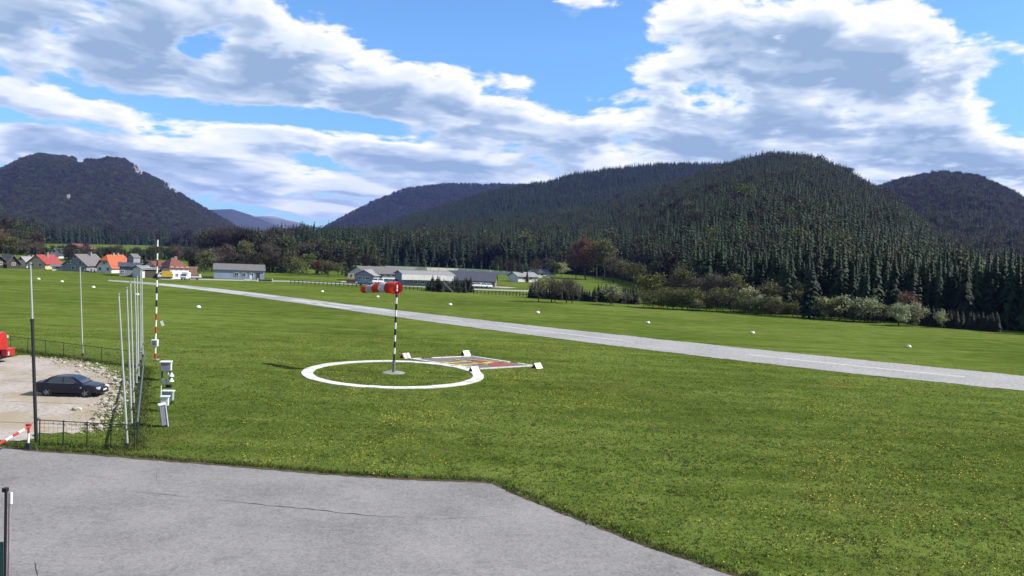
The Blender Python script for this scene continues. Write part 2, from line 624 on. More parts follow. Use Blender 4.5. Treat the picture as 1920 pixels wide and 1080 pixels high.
def crack(px, wid, seed):
    pts = rough_edge([G(*p) for p in px], 0.04, 0.25, seed)
    r = random.Random(seed)
    vs, n = [], len(pts)
    for i, p in enumerate(pts):
        h = wid * r.uniform(.5, 1.2) * min(1, 4 * i / n + .2, 4 * (n - 1 - i) / n + .2)
        vs += [(p.x, p.y - h, 0.016), (p.x, p.y + h, 0.016)]
    o = MB().add(vs, [(2 * i, 2 * i + 1, 2 * i + 3, 2 * i + 2) for i in range(n - 1)]).build('asphalt_crack', M_CRACK)
    o['kind'] = 'structure'


crack([(410, 938), (510, 949), (570, 954), (640, 962), (690, 967), (760, 971)], 0.035, 1)
crack([(250, 923), (290, 926), (350, 932)], 0.022, 2)
crack([(66, 1055), (70, 1085)], 0.03, 3)
crack([(760, 971), (840, 974), (920, 968), (960, 962)], 0.012, 4)
crack([(296, 880), (292, 905)], 0.018, 6)

# gravel parking lot on the left
lot_px = [(205, 712), (206, 733), (196, 758), (178, 780), (163, 800), (140, 812), (80, 812), (64, 822), (28, 830), (0, 829), (-80, 828)]
lot_top = [(-90, 672), (0, 674), (40, 666), (84, 670), (130, 681), (180, 696), (205, 712)]
lot_edge = rough_edge([G(*p) for p in lot_top + lot_px[1:]], 0.35, 0.5, 8)
lot_poly = [(p.x, p.y) for p in lot_edge] + [(-60, 39), (-75, 45), (-75, 66)]
MB().poly([(x, y, 0) for x, y in lot_poly], 0.02).build('gravel_lot', M_GRAVEL)['kind'] = 'structure'
# bare earth round the lot
soil_px = [(190, 690), (215, 720), (214, 742), (200, 775), (175, 800), (160, 808)]

# ------------------------------------------------------------------ runway
near = [(200, 527), (262, 531.5), (300, 535.5), (400, 547), (500, 560), (650, 583), (750, 595), (900, 614), (1050, 634), (1200, 655), (1380, 678), (1560, 699), (1750, 715), (1920, 730)]
far = [(200, 525), (262, 528.5), (300, 530.5), (400, 541), (500, 552), (650, 571), (750, 582), (900, 599), (1050, 616), (1200, 632), (1380, 653), (1560, 671), (1750, 688), (1920, 703)]
NE = [G(*p) for p in near]
FE = [G(*p) for p in far]
NE.append(NE[-1] + (NE[-1] - NE[-2]) * 4)
FE.append(FE[-1] + (FE[-1] - FE[-2]) * 4)


def smooth_line(pts, m=90):
    P = np.array([[p.x, p.y] for p in pts])
    s = np.concatenate([[0], np.cumsum(np.hypot(*np.diff(P, axis=0).T))])
    t = np.linspace(0, s[-1], m)
    c = [np.polyval(np.polyfit(s, P[:, k], 5), t) for k in (0, 1)]
    return np.stack(c, 1)


RN, RF = smooth_line(NE), smooth_line(FE)
NR = len(RN)
RS = np.concatenate([[0], np.cumsum(np.hypot(*np.diff((RN + RF) / 2, axis=0).T))])
mb = MB()
NM = 500
ti = np.linspace(0, NR - 1, NM)
jn = np.random.default_rng(3).normal(0, .10, (2, NM)) + np.repeat(np.random.default_rng(4).normal(0, .12, (2, NM // 5)), 5, 1)
en = np.stack([np.interp(ti, np.arange(NR), RN[:, k]) for k in (0, 1)], 1)
ef = np.stack([np.interp(ti, np.arange(NR), RF[:, k]) for k in (0, 1)], 1)
en[:, 1] += jn[0]
ef[:, 1] += jn[1]
mb.add([(x, y, 0.024) for x, y in en] + [(x, y, 0.024) for x, y in ef], [(i, i + 1, NM + i + 1, NM + i) for i in range(NM - 1)])
runway = mb.build('runway', M_RUNWAY)
runway['kind'] = 'structure'


def rwy(s, t):
    i = np.interp(s, RS, np.arange(NR))
    a = [np.interp(i, np.arange(NR), RN[:, k]) for k in (0, 1)]
    b = [np.interp(i, np.arange(NR), RF[:, k]) for k in (0, 1)]
    return a[0] + (b[0] - a[0]) * t, a[1] + (b[1] - a[1]) * t


def rwy_s(px, py):
    p = G(px, py)
    mid = (RN + RF) / 2
    return RS[np.argmin((mid[:, 0] - p.x) ** 2 + (mid[:, 1] - p.y) ** 2)]


def marking(s0, s1, t0, t1):
    k = max(2, int((s1 - s0) / 3) + 1)
    ss = np.linspace(s0, s1, k)
    vs = [(*rwy(s, t0), 0.030) for s in ss] + [(*rwy(s, t1), 0.030) for s in ss]
    o = MB().add(vs, [(i, i + 1, k + i + 1, k + i) for i in range(k - 1)]).build('painted_marking', M_MARK, runway)
    return o


for (p0, p1) in [((640, 578), (775, 591)), ((915, 609), (1190, 643)), ((1405, 667), (1790, 704)), ((820, 599), (868, 604))]:
    marking(rwy_s(*p0), rwy_s(*p1), 0.47, 0.53)
sA, sB = rwy_s(518, 562), rwy_s(585, 570)
marking(sA, sB, 0.30, 0.62)
sA, sB = rwy_s(575, 568), rwy_s(640, 577)
marking(sA, sB + 1, 0.12, 0.38)
marking(sA + 3, sB + 8, 0.62, 0.86)
sA, sB = rwy_s(350, 538), rwy_s(470, 551)
marking(sA, sB, 0.08, 0.40)
marking(sA + 8, sB + 10, 0.56, 0.88)
marking(rwy_s(300, 533), rwy_s(345, 538), 0.1, 0.9)

# ------------------------------------------------------------------ hills
FOOT_PX = [(430, 470), (500, 480), (560, 489), (640, 497), (720, 498), (800, 500), (900, 504), (980, 509), (1040, 512), (1150, 520), (1230, 540), (1300, 560),
           (1400, 577), (1500, 588), (1600, 595), (1700, 602), (1800, 611), (1920, 622), (2100, 640), (2300, 660)]
FA = np.array([AZEL(*p)[0] for p in FOOT_PX])
FD = np.array([math.hypot(*G(*p)[:2]) for p in FOOT_PX])


def vnoise(x, y, seed):
    """smooth value noise on a unit lattice"""
    r = np.random.default_rng(seed).random((64, 64))
    xi, yi = np.floor(x).astype(int), np.floor(y).astype(int)
    fx, fy = x - xi, y - yi
    fx, fy = fx * fx * (3 - 2 * fx), fy * fy * (3 - 2 * fy)
    a, b = r[xi % 64, yi % 64], r[(xi + 1) % 64, yi % 64]
    c, d = r[xi % 64, (yi + 1) % 64], r[(xi + 1) % 64, (yi + 1) % 64]
    return (a * (1 - fx) + b * fx) * (1 - fy) + (c * (1 - fx) + d * fx) * fy


class Hill:
    """a real mound: its ridge line runs at distance dr, its foot at df, its back falls away behind"""

    def __init__(self, prof, dr, df, tree_h, seed, power=1.15, rough=0.10, back=0.7):
        a = np.array([AZEL(*p)[0] for p in prof])
        e = np.array([AZEL(*p)[1] for p in prof])
        self.a, self.e, self.seed, self.power, self.rough, self.back, self.th = a, e, seed, power, rough, back, tree_h
        self.dr = (np.array([AZEL(p, 480)[0] for p, _ in dr]), np.array([d for _, d in dr]))
        self.df = (np.array([AZEL(p, 480)[0] for p, _ in df]), np.array([d for _, d in df]))

    def z(self, az, d):
        e = np.interp(az, self.a, self.e)
        dr = np.interp(az, *self.dr)
        df = np.minimum(np.interp(az, *self.df), dr - 40)
        zr = np.maximum(CAMZ + np.tan(e) * dr - self.th * 0.85, -3.0)
        t = (d - df) / (dr - df)
        tf = np.clip(t, 0, 1)
        x, y = np.sin(az) * d, np.cos(az) * d
        L = (dr - df) * 0.30 + 40
        n = vnoise(x / L + 31, y / L + 17, self.seed) - .5 + .5 * (vnoise(x / L * 2.3 + 5, y / L * 2.3 + 9, self.seed + 1) - .5)
        front = zr * tf ** self.power + self.rough * zr * n * 2 * np.sin(np.pi * tf) * 0.9
        bk = np.clip((d - dr) / (self.back * (dr - df)), 0, 1)
        z = np.where(t <= 1, front, zr * (1 - bk * bk * (3 - 2 * bk)))
        return np.where(t < 0, -2.0, z - 1.5 * (1 - tf) * (tf < .02))

    def build(self, name, mat, label):
        a0, a1 = self.a[0], self.a[-1]
        na, nd = 90, 46
        A = np.linspace(a0, a1, na)
        rows = []
        for j in range(nd):
            u = j / (nd - 1) * (1 + self.back) - 0.02
            dr = np.interp(A, *self.dr)
            df = np.minimum(np.interp(A, *self.df), dr - 40)
            d = df + (dr - df) * u
            rows.append(np.stack([np.sin(A) * d, np.cos(A) * d, self.z(A, d)], 1))
        V = np.concatenate(rows)
        i, j = np.meshgrid(np.arange(na - 1), np.arange(nd - 1))
        b = (j * na + i).ravel()
        F = np.stack([b, b + 1, b + na + 1, b + na], 1)
        me = npmesh(name, V, F, mat)
        me.polygons.foreach_set('use_smooth', [True] * len(me.polygons))
        o = link(name, me)
        return tag(o, label, None, None, 'structure')

    def scatter(self, n, t0=0.0, t1=1.03, a0=None, a1=None):
        a0 = self.a[0] if a0 is None else a0
        a1 = self.a[-1] if a1 is None else a1
        az = RNG.uniform(a0, a1, n * 2)
        dr = np.interp(az, *self.dr)
        df = np.minimum(np.interp(az, *self.df), dr - 40)
        lo, hi = df + (dr - df) * t0, df + (dr - df) * t1
        d = np.sqrt(RNG.uniform(0, 1, n * 2) * (hi ** 2 - lo ** 2) + lo ** 2)
        w_ = hi ** 2 - lo ** 2
        keep = RNG.uniform(0, 1, n * 2) < w_ / w_.max()
        az, d = az[keep], d[keep]
        return az, d, self.z(az, d)


M_FOREST_FLOOR = pm('forest_floor', (0.022, 0.026, 0.014), 0.95, var=0.3, scale=0.02)
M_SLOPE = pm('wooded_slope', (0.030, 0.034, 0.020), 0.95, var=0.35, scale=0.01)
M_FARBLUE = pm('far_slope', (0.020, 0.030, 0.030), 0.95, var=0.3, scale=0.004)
M_ALP = pm('snow_capped_alp', (0.10, 0.11, 0.10), 0.95, var=0.3, scale=0.002, dirt=(0.75, 0.77, 0.80))
M_ROCK = pm('limestone_crag', (0.40, 0.38, 0.36), 0.9, var=0.3, scale=0.05, bump=0.6)

foot_list = [(p[0], float(d)) for p, d in zip(FOOT_PX, FD)]
hillA = Hill([(430, 450), (500, 437), (560, 432), (640, 433), (720, 430), (800, 425), (900, 413), (1000, 402), (1100, 388), (1180, 366), (1250, 346), (1310, 325), (1370, 304), (1410, 295), (1445, 287),
              (1500, 290), (1540, 299), (1580, 314), (1630, 345), (1680, 376), (1720, 405), (1760, 436), (1800, 466), (1850, 500), (1920, 530), (2100, 560), (2300, 560)],
             [(430, 900), (640, 900), (900, 1050), (1200, 1250), (1450, 1250), (1600, 1050), (1720, 820), (1850, 560), (1920, 430), (2300, 400)], foot_list, 14, 3, 1.12, 0.07)
hillB = Hill([(560, 470), (660, 440), (720, 421), (760, 407), (830, 386), (900, 363), (950, 350), (1000, 344), (1040, 336), (1075, 325), (1150, 314), (1230, 306), (1300, 305), (1360, 305), (1420, 300), (1500, 320), (1600, 380)],
             [(560, 1500), (900, 1900), (1300, 2100), (1600, 2100)], [(560, 800), (900, 900), (1300, 1000), (1600, 1100)], 15, 11, 1.1, 0.10)
hillC = Hill([(1500, 440), (1560, 390), (1640, 351), (1700, 333), (1770, 321), (1830, 328), (1870, 344), (1920, 371), (2000, 420), (2150, 470)],
             [(1500, 2300), (2150, 2100)], [(1500, 700), (2150, 520)], 14, 21, 1.15, 0.12)
hillD = Hill([(-420, 440), (-260, 420), (-100, 370), (-50, 343), (0, 318), (40, 297), (75, 288), (130, 294), (180, 300), (205, 294), (235, 299), (260, 318), (310, 343), (350, 371), (385, 392), (420, 412), (450, 430), (500, 446)],
             [(-420, 2900), (500, 2900)], [(-420, 1500), (0, 1500), (500, 1650)], 14, 31, 1.1, 0.13)
hillE = Hill([(540, 450), (600, 430), (640, 407), (700, 376), (760, 352), (840, 343), (930, 344), (1000, 345), (1100, 346), (1250, 380)],
             [(540, 3700), (1250, 4000)], [(540, 2200), (1250, 2600)], 14, 41, 1.1, 0.10)
hillF = Hill([(300, 430), (360, 402), (395, 393), (435, 392), (470, 403), (500, 415), (545, 432), (620, 448)],
             [(300, 6600), (620, 6600)], [(300, 4700), (620, 4700)], 0, 51, 1.05, 0.10)
hillG = Hill([(400, 436), (440, 418), (480, 405), (510, 405), (545, 413), (590, 425), (680, 440)],
             [(400, 9300), (680, 9300)], [(400, 7200), (680, 7200)], 0, 61, 1.05, 0.08, back=0.3)
hillA.build('hill', M_FOREST_FLOOR, 'dome shaped forested hill behind the airfield')
hillB.build('hill', M_FOREST_FLOOR, 'long dark forested ridge left of the dome hill')
hillC.build('hill', M_SLOPE, 'blue wooded mountain at the right edge')
hillD.build('mountain', M_SLOPE, 'steep wooded mountain with pale crags on the left')
hillE.build('mountain', M_SLOPE, 'flat topped wooded mountain beyond the valley')
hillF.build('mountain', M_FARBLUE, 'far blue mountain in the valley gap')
hillG.build('mountain', M_ALP, 'distant alp with a snowy cap')


# ------------------------------------------------------------------ tree meshes
def spruce_geo(seed, levels, nb, H=10.0, R=1.75, z0=0.7):
    r = random.Random(seed)
    V, F = [], []
    for i in range(levels):
        u = (i + r.uniform(-.25, .25)) / (levels - 1)
        u = min(max(u, 0), 1)
        z = z0 + (H - z0 - 0.15) * u ** 0.95
        rad = R * (1 - (z - z0) / (H - z0 + .1)) ** 0.82 + 0.06
        a0 = r.uniform(0, 6.28)
        for k in range(nb):
            a = a0 + 6.283 * k / nb + r.uniform(-.3, .3)
            L = rad * r.uniform(.45, 1.2)
            wd = L * 0.25 + .05
            ca, sa = math.cos(a), math.sin(a)
            up, dr = 0.16 * L + .12, 0.34 * L + r.uniform(0, .15)
            o = len(V)
            for (x, y, zz) in ((0.03, 0, up), (L * .55, -wd, up * .1 - .12), (L * .6, 0, up * .45), (L * .55, wd, up * .1 - .12), (L, 0, -dr)):
                V.append((x * ca - y * sa, x * sa + y * ca, z + zz))
            F += [(o, o + 1, o + 2), (o, o + 2, o + 3), (o + 1, o + 4, o + 2), (o + 2, o + 4, o + 3)]
    o = len(V)
    V += [(-.07, -.05, H - .9), (.07, -.05, H - .9), (0, .08, H - .9), (0, 0, H)]
    F += [(o, o + 1, o + 3), (o + 1, o + 2, o + 3), (o + 2, o, o + 3)]
    return V, F


def branch_skeleton(seed, H, spread, limbs, subs, trunk=0.28, up=0.75):
    r = random.Random(seed)
    segs, tips = [], []
    t0 = Vector((0, 0, 0))
    top = Vector((r.uniform(-.06, .06) * H, r.uniform(-.06, .06) * H, H * trunk))
    segs.append((t0, top, H * .020, H * .015))
    lead = Vector((top.x * 1.3, top.y * 1.3, H * .86))
    segs.append((top, lead, H * .015, H * .004))
    for i in range(limbs):
        u = (i + r.random()) / limbs
        base = top.lerp(lead, u * .8) if i else top
        a = i * 2.4 + r.uniform(-.4, .4)
        L = spread * H * (1.0 - .55 * u) * r.uniform(.8, 1.15)
        e = base + Vector((math.cos(a) * L, math.sin(a) * L, L * up * r.uniform(.6, 1.3)))
        e.z = min(e.z, H * .95)
        mid = base.lerp(e, .5) + Vector((0, 0, -.04 * H))
        segs += [(base, mid, H * .009, H * .006), (mid, e, H * .006, H * .002)]
        for k in range(subs):
            b = base.lerp(e, r.uniform(.35, 1.0))
            dv = Vector((r.gauss(0, 1), r.gauss(0, 1), r.gauss(.35, .7))).normalized() * H * r.uniform(.07, .16)
            segs.append((b, b + dv, H * .0032, H * .0012))
            tips += [b + dv, b + dv * .6]
        tips.append(e)
    tips.append(lead)
    return segs, tips


def leaf_cards(tips, n, size, blob, seed, zmin=0.0):
    r = np.random.default_rng(seed)
    T = np.array([list(t) for t in tips])
    # clumps of very different size
    wts = r.uniform(.2, 1.6, len(T)) ** 1.5
    idx = r.choice(len(T), n, p=wts / wts.sum())
    C = T[idx] + r.normal(0, 1, (n, 3)) * np.array([blob, blob, blob * .75])
    C[:, 2] = np.maximum(C[:, 2], zmin)
    a = r.normal(0, 1, (n, 3))
    a /= np.linalg.norm(a, axis=1, keepdims=True)
    b = np.cross(a, r.normal(0, 1, (n, 3)))
    b /= np.linalg.norm(b, axis=1, keepdims=True)
    s = size * r.uniform(.6, 1.3, (n, 1))
    V = np.stack([C - a * s, C + b * s * .6, C + a * s, C - b * s * .6], 1).reshape(-1, 3)
    F = np.arange(n * 4).reshape(-1, 4)
    return V, F


def twigs(tips, n, ln, wd, seed):
    r = np.random.default_rng(seed)
    T = np.array([list(t) for t in tips])
    C = T[r.integers(0, len(T), n)] + r.normal(0, .15 * ln, (n, 3))
    d = r.normal(0, 1, (n, 3)) + np.array([0, 0, .8])
    d /= np.linalg.norm(d, axis=1, keepdims=True)
    s = np.cross(d, r.normal(0, 1, (n, 3)))
    s /= np.linalg.norm(s, axis=1, keepdims=True)
    L = ln * r.uniform(.4, 1.2, (n, 1))
    V = np.stack([C - s * wd, C + s * wd, C + d * L], 1).reshape(-1, 3)
    return V, np.arange(n * 3).reshape(-1, 3)


def limb_mesh(name, segs, mat, n=5):
    mb = MB()
    for a, b, r0, r1 in segs:
        mb.tube(a, b, r0, r1, n, caps=False)
    return mb.mesh(name, mat)


L_SPRUCE = leafmat('spruce_needles', (0.025, 0.050, 0.020), 0.42, 0.05)
L_SPRUCE_FAR = leafmat('spruce_needles_far', (0.024, 0.046, 0.020), 0.45, 0.05)
L_GREEN = leafmat('fresh_leaves', (0.19, 0.23, 0.06), 0.22)
L_PALE = leafmat('pale_blossom', (0.48, 0.51, 0.28), 0.18)
L_OLIVE = leafmat('budding_olive', (0.170, 0.195, 0.072), 0.25)
L_BROWN = leafmat('bare_twigs', (0.165, 0.135, 0.105), 0.22, 0.05)
L_REDDISH = leafmat('reddish_buds', (0.20, 0.125, 0.07), 0.2)
L_HEDGE = leafmat('thuja_green', (0.030, 0.040, 0.022), 0.25, 0.05)

SPR = []
for sd in (1, 2, 3, 4):
    V, F = spruce_geo(sd, 26, 9, 10, (1.65, 1.9, 1.45, 1.75)[sd - 1])
    crown = npmesh('crown', V, F, L_SPRUCE)
    tr = MB().tube((0, 0, -.1), (0, 0, 9.2), .16, .02, 6).mesh('trunk', M_BARK)
    SPR.append((tr, crown))

KIND = {}


def make_kind(name, seed, leaf, nleaf, size, blob, limbs=7, subs=5, spread=.34, trunk=.28, twig=0, tmat=None, up=.75, leaf2=None):
    """broadleaf kinds at a height of 10"""
    out = []
    for v in range(3):
        segs, tips = branch_skeleton(seed * 10 + v, 10.0, spread, limbs, subs, trunk, up)
        tm = limb_mesh('trunk', segs, tmat or M_BARK)
        cr = []
        if nleaf:
            V, F = leaf_cards(tips, nleaf, size, blob, seed * 10 + v, .3)
            cr.append(('crown', npmesh('crown', V, F, leaf)))
        if twig:
            V, F = twigs(tips, twig, 1.7, .035, seed + v)
            cr.append(('twigs', npmesh('twigs', V, F, L_BROWN)))
        out.append((tm, cr))
    KIND[name] = out


make_kind('green', 1, L_GREEN, 1500, .30, .75)
make_kind('pale', 2, L_PALE, 1500, .30, .70, trunk=.15)
make_kind('olive', 3, L_OLIVE, 1300, .28, .80, twig=500)
make_kind('bare', 4, L_BROWN, 260, .20, .85, limbs=9, subs=8, twig=750)
make_kind('reddish', 5, L_REDDISH, 1400, .28, .75, twig=400)
make_kind('shrub', 6, L_GREEN, 800, .42, 1.1, limbs=9, subs=6, spread=.55, trunk=.06, twig=900, up=1.0)
make_kind('brownshrub', 7, L_OLIVE, 650, .36, 1.2, limbs=10, subs=7, spread=.55, trunk=.05, twig=1100, up=1.0)
make_kind('paleshrub', 8, L_PALE, 1000, .42, 1.0, limbs=9, subs=6, spread=.5, trunk=.06, twig=300, up=1.0)


def make_hedge_kind():
    out = []
    for v in range(3):
        V, F = spruce_geo(90 + v, 20, 11, 10, 2.6, .1)
        out.append((MB().tube((0, 0, -.1), (0, 0, 8), .2, .05, 6).mesh('trunk', M_BARK), [('crown', npmesh('crown', V, F, L_HEDGE))]))
    KIND['thuja'] = out


make_hedge_kind()


def plant(name, kind, px, py, top, label, cat='tree', group=None, wide=1.0, pos=None, h=None):
    p = G(px, py) if pos is None else Vector(pos)
    if h is None:
        h = max(HT(px, top, p), 0.5)
    tr, crs = random.choice(KIND[kind])
    t = thing(name, label, cat, p, random.uniform(0, 6.28), group)
    s = h / 9.6
    sc = (s * wide, s * wide, s)
    link('trunk', tr, t, sc=sc)
    for nm, c in crs:
        link(nm, c, t, sc=sc)
    return t


def plant_spruce(name, p, h, label, group, wide=1.0, cat='tree'):
    tr, c = random.choice(SPR)
    t = thing(name, label, cat, p, random.uniform(0, 6.28), group)
    s = h / 10.0
    sc = (s * wide, s * wide, s)
    link('trunk', tr, t, sc=sc)
    link('crown', c, t, sc=sc)
    return t


# ------------------------------------------------------------------ forests (far masses)
SRC = bpy.data.collections.new('tree_sources')


def src(name, me):
    o = bpy.data.objects.new(name, me)
    SRC.objects.link(o)
    return o


for i, sd in enumerate((21, 22, 23)):                   # 0-2 spruce
    V, F = spruce_geo(sd, 13, 8, 10, (1.75, 2.0, 1.6)[i])
    src('a_spruce_%d' % i, npmesh('far_spruce', V, F, L_SPRUCE_FAR))
L_FARG = leafmat('far_fresh_leaves', (0.100, 0.120, 0.050), 0.35)
L_FARO = leafmat('far_olive_leaves', (0.082, 0.084, 0.048), 0.35)
L_FARB = leafmat('far_bare_twigs', (0.070, 0.056, 0.048), 0.2, 0.05)
for i, lm in enumerate((L_FARO, L_FARG)):             # 3-4 broadleaf
    segs, tips = branch_skeleton(70 + i, 10, .34, 7, 5)
    V, F = leaf_cards(tips, 700, .34, .8, 70 + i, .3)
    src('b_broadleaf_%d' % i, npmesh('far_broadleaf', V, F, lm))
segs, tips = branch_skeleton(77, 10, .30, 8, 6)
V, F = twigs(tips, 520, 2.4, .09, 5)
src('c_bare', npmesh('far_bare_tree', V, F, L_FARB))   # 5


def scatter_tree():
    gt = bpy.data.node_groups.new('forest_scatter', 'GeometryNodeTree')
    gt.interface.new_socket('Geometry', in_out='INPUT', socket_type='NodeSocketGeometry')
    gt.interface.new_socket('Geometry', in_out='OUTPUT', socket_type='NodeSocketGeometry')
    N, Lk = gt.nodes, gt.links
    gi, go = N.new('NodeGroupInput'), N.new('NodeGroupOutput')
    ip = N.new('GeometryNodeInstanceOnPoints')
    ci = N.new('GeometryNodeCollectionInfo')
    ci.inputs['Collection'].default_value = SRC
    ci.inputs['Separate Children'].default_value = True
    ci.inputs['Reset Children'].default_value = True
    ip.inputs['Pick Instance'].default_value = True

    def attr(nm, typ):
        a = N.new('GeometryNodeInputNamedAttribute')
        a.data_type = typ
        a.inputs[0].default_value = nm
        return a.outputs[0]
    Lk.new(gi.outputs[0], ip.inputs['Points'])
    Lk.new(ci.outputs[0], ip.inputs['Instance'])
    Lk.new(attr('vid', 'INT'), ip.inputs['Instance Index'])
    Lk.new(attr('rot', 'FLOAT_VECTOR'), ip.inputs['Rotation'])
    Lk.new(attr('scl', 'FLOAT_VECTOR'), ip.inputs['Scale'])
    Lk.new(ip.outputs[0], go.inputs[0])
    return gt


SCATTER = scatter_tree()


def forest(name, pts, h, vid, label):
    n = len(pts)
    me = bpy.data.meshes.new(name)
    me.vertices.add(n)
    me.vertices.foreach_set('co', np.asarray(pts, np.float32).ravel())
    a = me.attributes.new('vid', 'INT', 'POINT')
    a.data.foreach_set('value', np.asarray(vid, np.int32))
    a = me.attributes.new('rot', 'FLOAT_VECTOR', 'POINT')
    rot = np.zeros((n, 3), np.float32)
    rot[:, 2] = RNG.uniform(0, 6.28, n)
    rot[:, :2] = RNG.normal(0, .02, (n, 2))
    a.data.foreach_set('vector', rot.ravel())
    a = me.attributes.new('scl', 'FLOAT_VECTOR', 'POINT')
    s = np.repeat((np.asarray(h) / 10.0)[:, None], 3, 1).astype(np.float32)
    s[:, :2] *= RNG.uniform(.85, 1.25, (n, 1))
    a.data.foreach_set('vector', s.ravel())
    o = link(name, me)
    md = o.modifiers.new('scatter', 'NODES')
    md.node_group = SCATTER
    return tag(o, label, None, None, 'stuff')


def pol(az, d, z):
    return np.stack([np.sin(az) * d, np.cos(az) * d, z], 1)


def pick(n, p_broad, p_bare=0.0):
    v = RNG.integers(0, 3, n)
    u = RNG.uniform(0, 1, n)
    v = np.where(u < p_broad, RNG.integers(3, 5, n), v)
    return np.where((u >= p_broad) & (u < p_broad + p_bare), 5, v)


# dome hill and the forest at its foot; its nearest spruces become trees of their own further down
az_, d_, z_ = hillA.scatter(30000, -0.01, 1.05)
h_ = np.interp(d_, [130, 250, 500, 1300], [10.5, 12, 13.5, 14.5]) * RNG.normal(1, .16, len(d_)).clip(.55, 1.45)
foot_d = np.interp(az_, FA, FD)
# a thicker front band
azb = RNG.uniform(AZEL(1180, 500)[0], AZEL(2000, 500)[0], 3000)
fb = np.interp(azb, FA, FD)
db = fb + RNG.uniform(0, 1, 3000) ** 1.3 * 90 + 2
hb = np.interp(db, [130, 250, 500], [10.5, 12, 14]) * RNG.normal(1, .18, 3000).clip(.5, 1.4)
azc = RNG.uniform(AZEL(500, 500)[0], AZEL(1180, 500)[0], 1800)
fc = np.interp(azc, FA, FD)
dc = fc + RNG.uniform(0, 1, 1800) * 150
hc = np.full(1800, 18.0) * RNG.normal(1, .17, 1800).clip(.5, 1.4)
az_, d_ = np.concatenate([az_, azb, azc]), np.concatenate([d_, db, dc])
h_ = np.concatenate([h_, hb, hc])
z_ = np.maximum(hillA.z(az_, d_), 0.0)
foot_d = np.interp(az_, FA, FD)
vis = (d_ - foot_d < 14) & (np.abs(az_) < 0.60)
order = np.argsort(-np.where(vis, h_ / d_, 0))[:285]
near_spruces = [(az_[i], d_[i], z_[i], h_[i]) for i in order if vis[i]]
mask = np.ones(len(az_), bool)
mask[order] = False
P = pol(az_, d_, z_)
v_ = pick(len(P), 0.03, 0.006)
forest('hillside_forest', P[mask], h_[mask], v_[mask], 'dense dark spruce forest covering the dome shaped hill')
az_, d_, z_ = hillB.scatter(24000, 0.02, 1.04)
forest('ridge_forest', pol(az_, d_, z_), 15 * RNG.normal(1, .2, len(d_)).clip(.5, 1.5), pick(len(d_), .01, .0), 'dark spruce forest along the long ridge')
az_, d_, z_ = hillC.scatter(20000, 0.0, 1.04)
forest('mountain_forest', pol(az_, d_, z_), 14 * RNG.normal(1, .2, len(d_)).clip(.5, 1.5), pick(len(d_), .14, .05), 'mixed wood on the mountain at the right edge')
az_, d_, z_ = hillD.scatter(36000, 0.0, 1.03)
crag_px = [(255, 317), (262, 322), (313, 347), (330, 356), (322, 350), (128, 372), (150, 300)]
keep = np.ones(len(d_), bool)
for c in crag_px:
    a, e = AZEL(*c)
    keep &= ~((np.abs(az_ - a) < 6 / FPX) & (np.abs(np.arctan2(z_ + 9 - CAMZ, d_) - e) < 7 / FPX))
az_, d_, z_ = az_[keep], d_[keep], z_[keep]
forest('mountain_forest', pol(az_, d_, z_), 13.5 * RNG.normal(1, .22, len(d_)).clip(.5, 1.5), pick(len(d_), .34, .06), 'mixed wood on the steep mountain on the left')
az_, d_, z_ = hillE.scatter(18000, 0.0, 1.03)
forest('mountain_forest', pol(az_, d_, z_), 13.5 * RNG.normal(1, .2, len(d_)).clip(.5, 1.5), pick(len(d_), .25, .03), 'wood on the flat topped mountain beyond the valley')

# woods on the valley floor, left and centre: strips given by the pixel line of their front edge
def strip(x0, y0, x1, y1, depth, n, h, broad, bare):
    u = RNG.uniform(0, 1, n)
    dd = RNG.uniform(0, 1, n)
    pts = np.zeros((n, 3))
    for i in range(n):
        g = G(x0 + (x1 - x0) * u[i], y0 + (y1 - y0) * u[i])
        L = math.hypot(g.x, g.y)
        k = (L + depth * dd[i]) / L
        pts[i] = (g.x * k, g.y * k, 0)
    hh = h * RNG.normal(1, .2, n).clip(.5, 1.5)
    return pts, hh, pick(n, broad, bare)


parts = [strip(-60, 455.5, 330, 461, 250, 700, 19, .05, .1), strip(300, 462, 540, 471, 300, 900, 19, .05, .08),
         strip(-60, 466, 60, 470, 60, 60, 16, .3, .3), strip(380, 485, 545, 500, 90, 240, 14, .2, .4),
         strip(530, 500, 660, 509, 60, 130, 11, .5, .3), strip(60, 480, 300, 488, 60, 190, 4.6, .15, .12), strip(400, 507, 545, 513, 20, 60, 5.5, .3, .2), strip(545, 512, 660, 520, 15, 40, 4.5, .4, .2), strip(352, 505, 405, 511, 20, 26, 5.5, .3, .2), strip(640, 505, 720, 508, 25, 40, 7, .3, .2), strip(925, 512, 1000, 521, 20, 26, 6, .3, .2), strip(1000, 514, 1040, 519, 25, 18, 7, .3, .3), strip(120, 489, 300, 497, 15, 70, 4.5, .2, .2), strip(-60, 474, 70, 480, 60, 90, 10, .3, .2),
         strip(290, 486, 410, 494, 50, 110, 6.0, .3, .25), strip(520, 482, 740, 494, 60, 160, 17, .12, .2)]
forest('valley_wood', np.concatenate([p[0] for p in parts]), np.concatenate([p[1] for p in parts]), np.concatenate([p[2] for p in parts]),
       'woods on the valley floor beyond the village')


